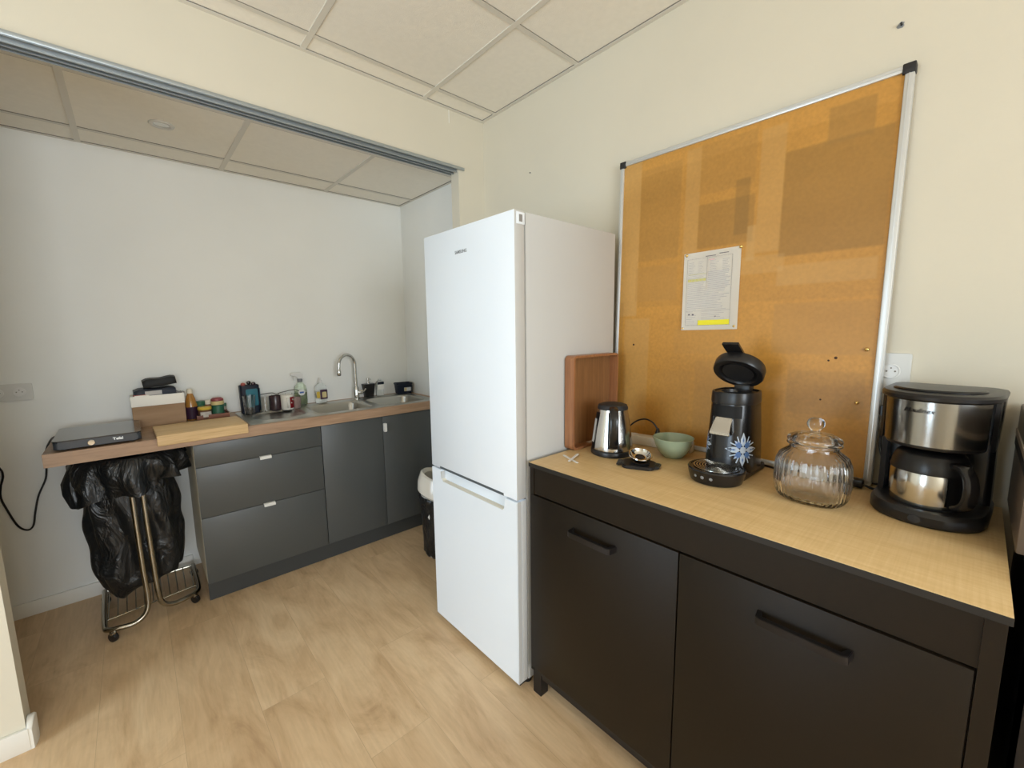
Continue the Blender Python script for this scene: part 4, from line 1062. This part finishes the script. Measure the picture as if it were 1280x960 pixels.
jar('teal jar with a cream and wine-red lid in the middle of the spice tray', -1.332, .905, .031, .096, 'green', 'creamlid', 'redlid')
jar('small pale-lidded jar half hidden between the green-lidded and teal jars', -1.373, .940, .017, .100, 'rbrown', 'cream')
jar('tiny dark jar at the right end of the spice tray', -1.297, .925, .011, .075, 'clearpl', 'green')

# dish rack, cutlery holder, glasses, mugs
DZ = K+.0034
dk_ = thing('dish_rack', 'low black wire rack along the back of the draining board', 'dish rack', (-1.03, .945, DZ))
bm = B()
tube(bm, [(-.12, .02, 0), (-.12, .02, .088), (-.06, .02, .100), (.0, .02, .104), (.03, .02, .092), (.06, .02, .102), (.16, .02, .104), (.16, .02, 0)], .0024, 8, k=5)
tube(bm, [(-.12, .02, .004), (.16, .02, .004)], .0024, 8, False)
for x in (-.08, -.04, 0, .04, .08, .12): tube(bm, [(x, .02, .004), (x, .02, .092)], .0014, 6, False)
obj('wire_frame', bm, 'black', dk_)
ch = thing('cutlery_holder', 'black and teal cutlery holder at the left end of the draining board', 'cutlery holder', (-1.162, .925, DZ))
bm = B(); o_ = rrect(-.052, -.034, .052, .034, .014, 4); i_ = rrect(-.049, -.031, .049, .031, .012, 4)
rings(bm, [[(p[0]*s, p[1]*s, z) for p in q] for (q, z, s) in ((o_, 0, .94), (o_, .165, 1), (o_, .172, 1), (i_, .172, 1), (i_, .004, .94))]); obj('holder_cup', bm, 'navy', ch)
bm = B(); prism(bm, rrect(-.024, .045, .040, .150, .008, 4), -.0375, -.0335, 'Y', b=.001); obj('teal_front', bm, 'teal', ch)
bm = B(); box(bm, .0525, -.028, .01, .0545, .028, .150, b=.0005); obj('teal_side', bm, 'teal', ch)
random.seed(5)
for i, (x, y, nm, mt, lb) in enumerate(((-.030, .0, 'wooden_spoon', 'brick', 'reddish wooden utensil end at the left of the cutlery holder'), (.002, .005, 'ladle', 'gloss', 'round black ladle end rising from the middle of the cutlery holder'), (.026, .0, 'spatula', 'plum', 'dark red utensil end at the right of the cutlery holder'))):
    t = thing(nm, lb, 'utensil', (-1.162+x, .925+y, DZ+.005))
    bm = B(); tube(bm, [(0, 0, 0), (.001, 0, .160)], .004, 8, False); obj('shaft', bm, mt, t)
    bm = B(); lathe(bm, [(.003, -.012), (.011, -.006), (.013, 0), (.010, .009), (.0001, .013)], (.001, 0, .172 if i != 1 else .180), 16, sy=.6); obj('handle_end', bm, mt, t)
def tumbler(label, x, y, r0, r1, h, rot=(0, 0, 0), mat='glass', facets=0, z=DZ):
    t = thing('drinking_glass', label, 'glass', (x, y, z)); t.rotation_euler = rot
    wob = (lambda a, r, z_: .03*math.cos(facets*a)) if facets else None
    bm = B(); lathe(bm, [(r0*.9, 0), (r0, .003), (r1, h), (r1-.0018, h), (r0-.002, .008), (.0001, .008)], n=48, wob=wob); obj('glass_body', bm, mat, t, sharp=1.2)
tumbler('tall faceted clear glass standing in front of the teal cutlery holder', -1.180, .842, .026, .034, .118, facets=12)
tumbler('short clear glass right of the cutlery holder, next to the dark mug', -1.083, .905, .029, .033, .088)
tumbler('small pale pink glass right of the red and white mug', -.912, .872, .026, .030, .072, mat='pale')
def mug(name, label, x, y, r, h, mat, inside, ha_, print_=None):
    t = thing(name, label, 'mug', (x, y, DZ))
    bm = B(); lathe(bm, [(r*.9, 0), (r*.97, .004), (r, .02), (r, h-.002), (r-.001, h), (r-.003, h-.001), (r-.004, .008), (.0001, .006)], n=40); obj('mug_body', bm, mat, t)
    dd = Vector((math.cos(ha_), math.sin(ha_), 0))
    bm = B(); tube(bm, [dd*(r-.001)+Vector((0, 0, h*.82)), dd*(r+.018)+Vector((0, 0, h*.80)), dd*(r+.024)+Vector((0, 0, h*.5)), dd*(r+.014)+Vector((0, 0, h*.26)), dd*(r-.001)+Vector((0, 0, h*.22))], .0048, 10); obj('mug_handle', bm, mat, t)
    if print_:
        bm = B(); secs = [[((r+.0007)*math.cos(a), (r+.0007)*math.sin(a), z_) for a in [ha_+.35+4.6*i/30 for i in range(31)]] for z_ in (h*.12, h*.88)]
        rings(bm, secs, False, False, closed=False); bmesh.ops.solidify(bm, geom=bm.faces[:], thickness=.0004); p = obj('mug_print', bm, print_, t)
        bm = B()
        random.seed(2)
        for i in range(16):
            a = ha_+.5+4.2*random.random(); z_ = h*random.uniform(.2, .8); s = random.uniform(.003, .006)
            pts = [(a+s/r*math.cos(q), z_+s*math.sin(q)) for q in [PI/3*k_ for k_ in range(6)]]
            bm.faces.new([bm.verts.new(((r+.0012)*math.cos(A), (r+.0012)*math.sin(A), Z)) for A, Z in pts])
        obj('print_dots', bm, 'mug', p, flat=True)
mug('ceramic_mug', 'dark plum mug between the short clear glass and the red and white mug', -1.025, .905, .036, .092, 'plum', 'plum', 1.2)
mug('ceramic_mug', 'white mug with a red print and its handle turned forward on the draining board', -.965, .868, .038, .094, 'mug', 'mug', -1.75, 'red')

# spray bottle
sp_ = thing('spray_bottle', 'clear green cleaning spray bottle with a white trigger and round label', 'spray bottle', (-.850, .985, DZ), 0)
def ovl(bm, prof, n=36, c=(0, 0, 0)): rings(bm, [[(c[0]+w*math.copysign(abs(math.cos(a))**.8, math.cos(a)), c[1]+d*math.copysign(abs(math.sin(a))**.8, math.sin(a)), c[2]+z) for a in [2*PI*i/n for i in range(n)]] for (w, d, z) in prof])
bm = B(); ovl(bm, [(.034, .020, 0), (.038, .024, .004), (.040, .025, .03), (.039, .025, .11), (.034, .022, .130), (.020, .016, .148), (.013, .013, .156), (.013, .013, .170)]); obj('bottle_body', bm, 'greenglass', sp_)
bm = B(); ovl(bm, [(.034, .0205, .006), (.0365, .022, .03), (.0365, .022, .085)]); obj('liquid', bm, pb('green_liquid', (.50, .56, .40), .1, trans=.5, ior=1.3), sp_)
bm = B(); lathe(bm, [(.016, .158), (.0165, .176), (.012, .180), (.0001, .180)], n=20); obj('collar', bm, 'logo', sp_)
bm = B(); prism(bm, [(.018, .180), (.020, .212), (.006, .222), (-.050, .222), (-.056, .216), (-.054, .204), (-.024, .202), (-.016, .190), (-.012, .180)], -.011, .011, 'Y', b=.003); obj('spray_head', bm, 'strip', sp_)
bm = B(); tube(bm, [(-.030, 0, .204), (-.038, 0, .190), (-.036, 0, .170)], .0035, 8); obj('trigger', bm, 'strip', sp_)
bm = B(); prism(bm, [(.021*math.cos(2*PI*i/28), .088+.021*math.sin(2*PI*i/28)) for i in range(28)], -.0268, -.0255, 'Y'); lb = obj('round_label', bm, 'strip', sp_)
bm = B(); prism(bm, [(-.013, .082), (.013, .083), (.013, .094), (-.013, .093)], -.0274, -.0269, 'Y'); obj('label_print', bm, 'blue', lb)
# soap bottle
so = thing('washing_up_bottle', 'clear washing-up liquid bottle with a colourful label, left of the tap', 'bottle', (-.718, .990, DZ))
bm = B(); ovl(bm, [(.036, .022, 0), (.040, .025, .004), (.040, .025, .10), (.036, .023, .118), (.018, .015, .134), (.012, .012, .140)]); obj('bottle_body', bm, 'clearpl', so)
bm = B(); lathe(bm, [(.0135, .1395), (.0135, .155), (.008, .160), (.006, .176), (.0001, .177)], n=20); obj('cap', bm, 'strip', so)
bm = B(); prism(bm, rrect(-.012, .025, .037, .092, .004, 3), -.0268, -.0256, 'Y'); lb = obj('front_label', bm, 'purple', so)
bm = B(); prism(bm, rrect(.000, .036, .030, .076, .006, 3), -.0274, -.0269, 'Y'); obj('label_picture', bm, 'creamlid', lb)
bm = B(); prism(bm, rrect(-.036, .035, -.014, .080, .006, 3), -.0266, -.0254, 'Y'); obj('side_label', bm, 'yel', so)
# soap dispenser
sd_ = thing('soap_dispenser', 'square black soap dispenser with a chrome pump, right of the tap', 'soap dispenser', (-.366, 1.000, KT))
bm = B(); rings(bm, [[(p[0], p[1], z) for p in rrect(-w, -w*.65, w, w*.65, .006, 4)] for (w, z) in ((.031, 0), (.032, .002), (.0445, .098), (.0440, .101))]); obj('bottle_body', bm, 'black', sd_)
bm = B(); lathe(bm, [(.013, .1012), (.013, .116), (.006, .118), (.006, .132), (.013, .133), (.013, .144), (.0001, .145)], n=22); box(bm, -.004, -.038, .134, .004, 0, .142, b=.002); obj('pump', bm, 'chrome', sd_)
# small bottle
sb2 = thing('hand_soap_bottle', 'small clear bottle with a dark and white label, right of the black dispenser', 'bottle', (-.275, 1.002, KT))
bm = B(); ovl(bm, [(.028, .018, 0), (.031, .020, .004), (.031, .020, .098), (.022, .015, .112), (.012, .011, .116), (.012, .011, .126), (.010, .010, .128)]); obj('bottle_body', bm, 'clearpl', sb2)
bm = B(); prism(bm, rrect(-.026, .048, .026, .088, .003, 3), -.0212, -.0202, 'Y'); obj('white_label', bm, 'paper', sb2)
bm = B(); prism(bm, rrect(-.026, .0885, .026, .108, .003, 3), -.0212, -.0202, 'Y'); obj('dark_label', bm, 'navy', sb2)
# navy basket
bk = thing('plastic_basket', 'small navy plastic basket in the right corner behind the sink', 'basket', (-.098, .960, K+.0034), math.radians(-8))
bm = B(); o0 = rrect(-.062, -.046, .062, .046, .012, 4); 
rings(bm, [[(p[0]*s, p[1]*s, z) for p in o0] for (s, z) in ((.86, 0), (.97, .072), (1.04, .074), (1.04, .084), (1.0, .086), (.95, .084), (.84, .004))]); obj('basket_body', bm, 'navy', bk)
bm = B(); prism(bm, [(-.008, .022), (.045, .022), (.047, .050), (-.008, .050)], -.0478, -.0440, 'Y'); lb = obj('basket_label', bm, 'strip', bk)
bm = B(); prism(bm, [(-.007, .023), (.010, .023), (.010, .049), (-.007, .049)], -.0482, -.0478, 'Y'); obj('label_print', bm, 'creamlid', lb)

# ------------------------------------------------------------ bin bag stand
st = thing('bag_stand', 'chrome wheeled bin bag stand under the left end of the worktop', 'bin stand', (-1.72, .62, 0))
def SL(p): return (p[0]+1.72, p[1]-.62, p[2])
bm = B()
zb = .056
tube(bm, [SL(p) for p in ((-1.742, .505, .80), (-1.742, .503, .60), (-1.738, .500, .30), (-1.734, .497, .15), (-1.748, .490, .085), (-1.79, .485, zb), (-1.85, .492, zb), (-1.882, .505, zb), (-1.895, .54, zb), (-1.902, .70, zb), (-1.908, .93, zb))], .0115, 14, k=6)
obj('left_tube', bm, 'chrome2', st)
bm = B()
tube(bm, [SL(p) for p in ((-1.704, .512, .80), (-1.704, .512, .60), (-1.699, .512, .30), (-1.694, .512, .16), (-1.682, .520, .092), (-1.64, .535, zb+.005), (-1.58, .560, zb), (-1.545, .585, zb), (-1.532, .63, zb), (-1.530, .78, zb), (-1.53, .93, zb))], .0115, 14, k=6)
obj('right_tube', bm, 'chrome2', st)
bm = B()
ringp = [(-1.724+.150*math.cos(a), .690+.135*math.sin(a), .812) for a in [2*PI*i/28 for i in range(29)]]
tube(bm, [SL(p) for p in ringp], .007, 8, False, caps=False); tube(bm, [SL(p) for p in ((-1.742, .505, .798), (-1.742, .560, .812))], .007, 8, False); tube(bm, [SL(p) for p in ((-1.704, .512, .798), (-1.704, .560, .812))], .007, 8, False)
obj('bag_ring', bm, 'chrome2', st)
bm = B()
tube(bm, [SL((-1.895, .60, zb)), SL((-1.535, .66, zb))], .004, 8, False); tube(bm, [SL((-1.905, .92, zb)), SL((-1.532, .92, zb))], .006, 8, False)
for i in range(11):
    u = i/10; tube(bm, [SL((-1.885+.335*u, .605+.05*u, zb+.004)), SL((-1.89+.345*u, .92, zb+.004))], .0028, 6, False)
obj('wire_shelf', bm, 'chrome2', st)
for (x, y) in ((-1.868, .490), (-1.552, .580), (-1.905, .900), (-1.53, .900)):
    bm = B(); lathe(bm, [(.0125, 0), (.0125, .012), (.008, .014), (.008, .018)], SL((x, y, .036)), 14); w_ = obj('caster_fork', bm, 'chrome2', st)
    bm = B(); lathe(bm, [(.009, -.010), (.0205, -.009), (.0218, -.005), (.0218, .005), (.0205, .009), (.009, .010)], n=24); q = Vector(SL((x, y, .0225))); warp(bm, lambda c: q+Vector((c[0]*.6+c[2]*.8, -c[0]*.8+c[2]*.6, c[1]))); obj('caster_wheel', bm, 'black', w_)
# the bag
bg = thing('bin_bag', 'large black bin liner hanging in the chrome stand', 'bin bag', (-1.733, .70, 0))
def bagpt(u, a):
    """u 0 bottom .. 1 top"""
    z = .112+.70*u
    fold = math.sin(7*a+2.1*math.sin(3*u+a))*.012+math.sin(13*a+5*u)*.006
    w = .145+.020*math.sin(PI*min(1, u*1.1))+.008*u; d = .120+.020*math.sin(PI*u)
    cxx = -.010+.0*u
    e = .8
    x = cxx+w*math.copysign(abs(math.cos(a))**e, math.cos(a)); y = d*math.copysign(abs(math.sin(a))**e, math.sin(a))
    k_ = 1+fold/.15*(.4+.6*abs(math.sin(3.2*u+.6)))
    n_ = noise.noise(Vector((3*x/.15*.5, 3*y/.15*.5, 6*u)))*.018
    return Vector((x*k_+n_, y*k_+n_*.6, z))
bm = B(); N = 96; secs = []
for i in range(40):
    u = i/39
    sec = [bagpt(u, 2*PI*j/N) for j in range(N)]
    if u < .12:
        s = .55+.45*math.sqrt(u/.12); sec = [Vector((p.x*s-.05*(1-s), p.y*s, p.z+(0.05*(p.x+.14)/.28 if p.x > -.14 else 0)*(1-u/.12)*2.2)) for p in sec]
    sec = [Vector((p.x, max(p.y, -.165 if p.z > .5 else -.168), p.z)) for p in sec]
    secs.append(sec)
rings(bm, secs, True, False); obj('bag_body', bm, 'bag', bg, sharp=3)
# rim folded outward over the ring
bm = B(); secs = []
for (off, z, wv) in ((-.02, .775, 0), (.0, .830, 0), (.012, .856, .002), (.032, .850, .005), (.050, .815, .010), (.056, .770, .016), (.046, .735, .022), (.036, .690, .028)):
    sec = []
    for j in range(N):
        a = 2*PI*j/N; w = .155+off*1.2; d = .148+off*.95; e = .85
        drop = (.055*max(0, math.cos(a-PI-.35))**2-.030*max(0, math.cos(a))**2)*max(0, (.84-z)/.15)
        x = w*math.copysign(abs(math.cos(a))**e, math.cos(a)); y = d*math.copysign(abs(math.sin(a))**e, math.sin(a))
        if y < 0: y -= .042*math.exp(-((x-.010)/.075)**2)
        f = wv*(math.sin(9*a+z*30)+.6*math.sin(17*a+2)); 
        sec.append(Vector((x+f*math.cos(a)-.005, y+f*math.sin(a), z-drop+.010*math.sin(5*a)*max(0, (.80-z)/.1))))
    secs.append(sec)
rings(bm, secs, False, False); obj('folded_rim', bm, 'bag', bg, sharp=3)

# ------------------------------------------------------------ waste bin behind the fridge
tb = thing('waste_bin', 'small bin with a white rim and a glossy black liner behind the fridge', 'waste bin', (-.292, .115, 0))
bm = B(); lathe(bm, [(.105, .001), (.112, .006), (.138, .40), (.138, .405), (.134, .405), (.108, .010), (.0001, .008)], n=40); obj('bucket', bm, 'strip', tb)
bm = B(); lathe(bm, [(.112, .002), (.128, .03), (.132, .16), (.138, .28), (.144, .37), (.146, .395), (.139, .402)], n=72, cap0=False, cap1=False, wob=lambda a, r, z: .05*math.sin(7*a+z*22)*(.5+.5*math.sin(z*17+a))+.03*math.sin(15*a-z*30)); obj('black_liner', bm, 'bag', tb, sharp=3)
bm = B(); 
def rim(r, z): return [(r*math.cos(a), r*math.sin(a), z-.022+.045*math.cos(a-2.5)) for a in [2*PI*i/48 for i in range(48)]]
rings(bm, [rim(.142, .400), rim(.157, .418), rim(.153, .470), rim(.134, .522), rim(.122, .528), rim(.110, .505), rim(.128, .440), rim(.136, .405)], False, False); obj('rim', bm, 'mug', tb)

# ------------------------------------------------------------ light
w = bpy.data.worlds.new('World'); sc.world = w; w.use_nodes = True
nt = w.node_tree; bgd = nt.nodes['Background']
sky = nt.nodes.new('ShaderNodeTexSky'); sky.sky_type = 'PREETHAM' if False else 'HOSEK_WILKIE'; sky.sun_direction = Vector((.6, .5, .7)).normalized(); sky.turbidity = 4
nt.links.new(sky.outputs[0], bgd.inputs['Color']); bgd.inputs['Strength'].default_value = .6
def area(name, loc, rot, sx, sy, power, col):
    l = bpy.data.lights.new(name, 'AREA'); l.shape = 'RECTANGLE'; l.size = sx; l.size_y = sy; l.energy = power; l.color = col
    o = bpy.data.objects.new(name, l); COL.objects.link(o); o.location = loc; o.rotation_euler = rot; return o
# daylight entering by the windows (size_y runs up)
for (y0, y1) in WL:
    area('window_daylight', (XW+.02, (y0+y1)/2, 1.185), (PI/2, 0, -PI/2), y1-y0-.1, 2.03, 78, (.74, .92, 1.10))
for (x0, x1) in WB:
    area('window_daylight', ((x0+x1)/2, YR+.02, 1.575), (PI/2, 0, 0), x1-x0-.1, 1.35, 90, (.88, .97, 1.05))

# ------------------------------------------------------------ camera
yaw, pitch, roll, f = -.7326, -.1291, -.0116, 524.3957
cyw, syw = math.cos(yaw), math.sin(yaw); cp, spi = math.cos(pitch), math.sin(pitch)
fw = Vector((-syw*cp, cyw*cp, spi)); r = Vector((cyw, syw, 0)); u = r.cross(fw)
r, u = r*math.cos(roll)+u*math.sin(roll), -r*math.sin(roll)+u*math.cos(roll)
cam = bpy.data.cameras.new('camera'); co = bpy.data.objects.new('camera', cam); COL.objects.link(co)
mat = Matrix((r, u, -fw)).transposed().to_4x4(); mat.translation = Vector((-1.6745, -2.0932, 1.4225)); co.matrix_world = mat
cam.sensor_width = 36; cam.sensor_fit = 'HORIZONTAL'; cam.lens = f/1280*36; cam.clip_start = .02
sc.camera = co
vs = sc.view_settings; vs.view_transform = 'Standard'; vs.look = 'None'; vs.gamma = 1; vs.use_curve_mapping = False; vs.exposure = .27
sc.cycles.use_denoising = True; sc.cycles.max_bounces = 12; sc.cycles.diffuse_bounces = 6; sc.cycles.glossy_bounces = 5; sc.cycles.transmission_bounces = 10; sc.cycles.transparent_max_bounces = 8
sc.cycles.caustics_reflective = False; sc.cycles.sample_clamp_indirect = 6
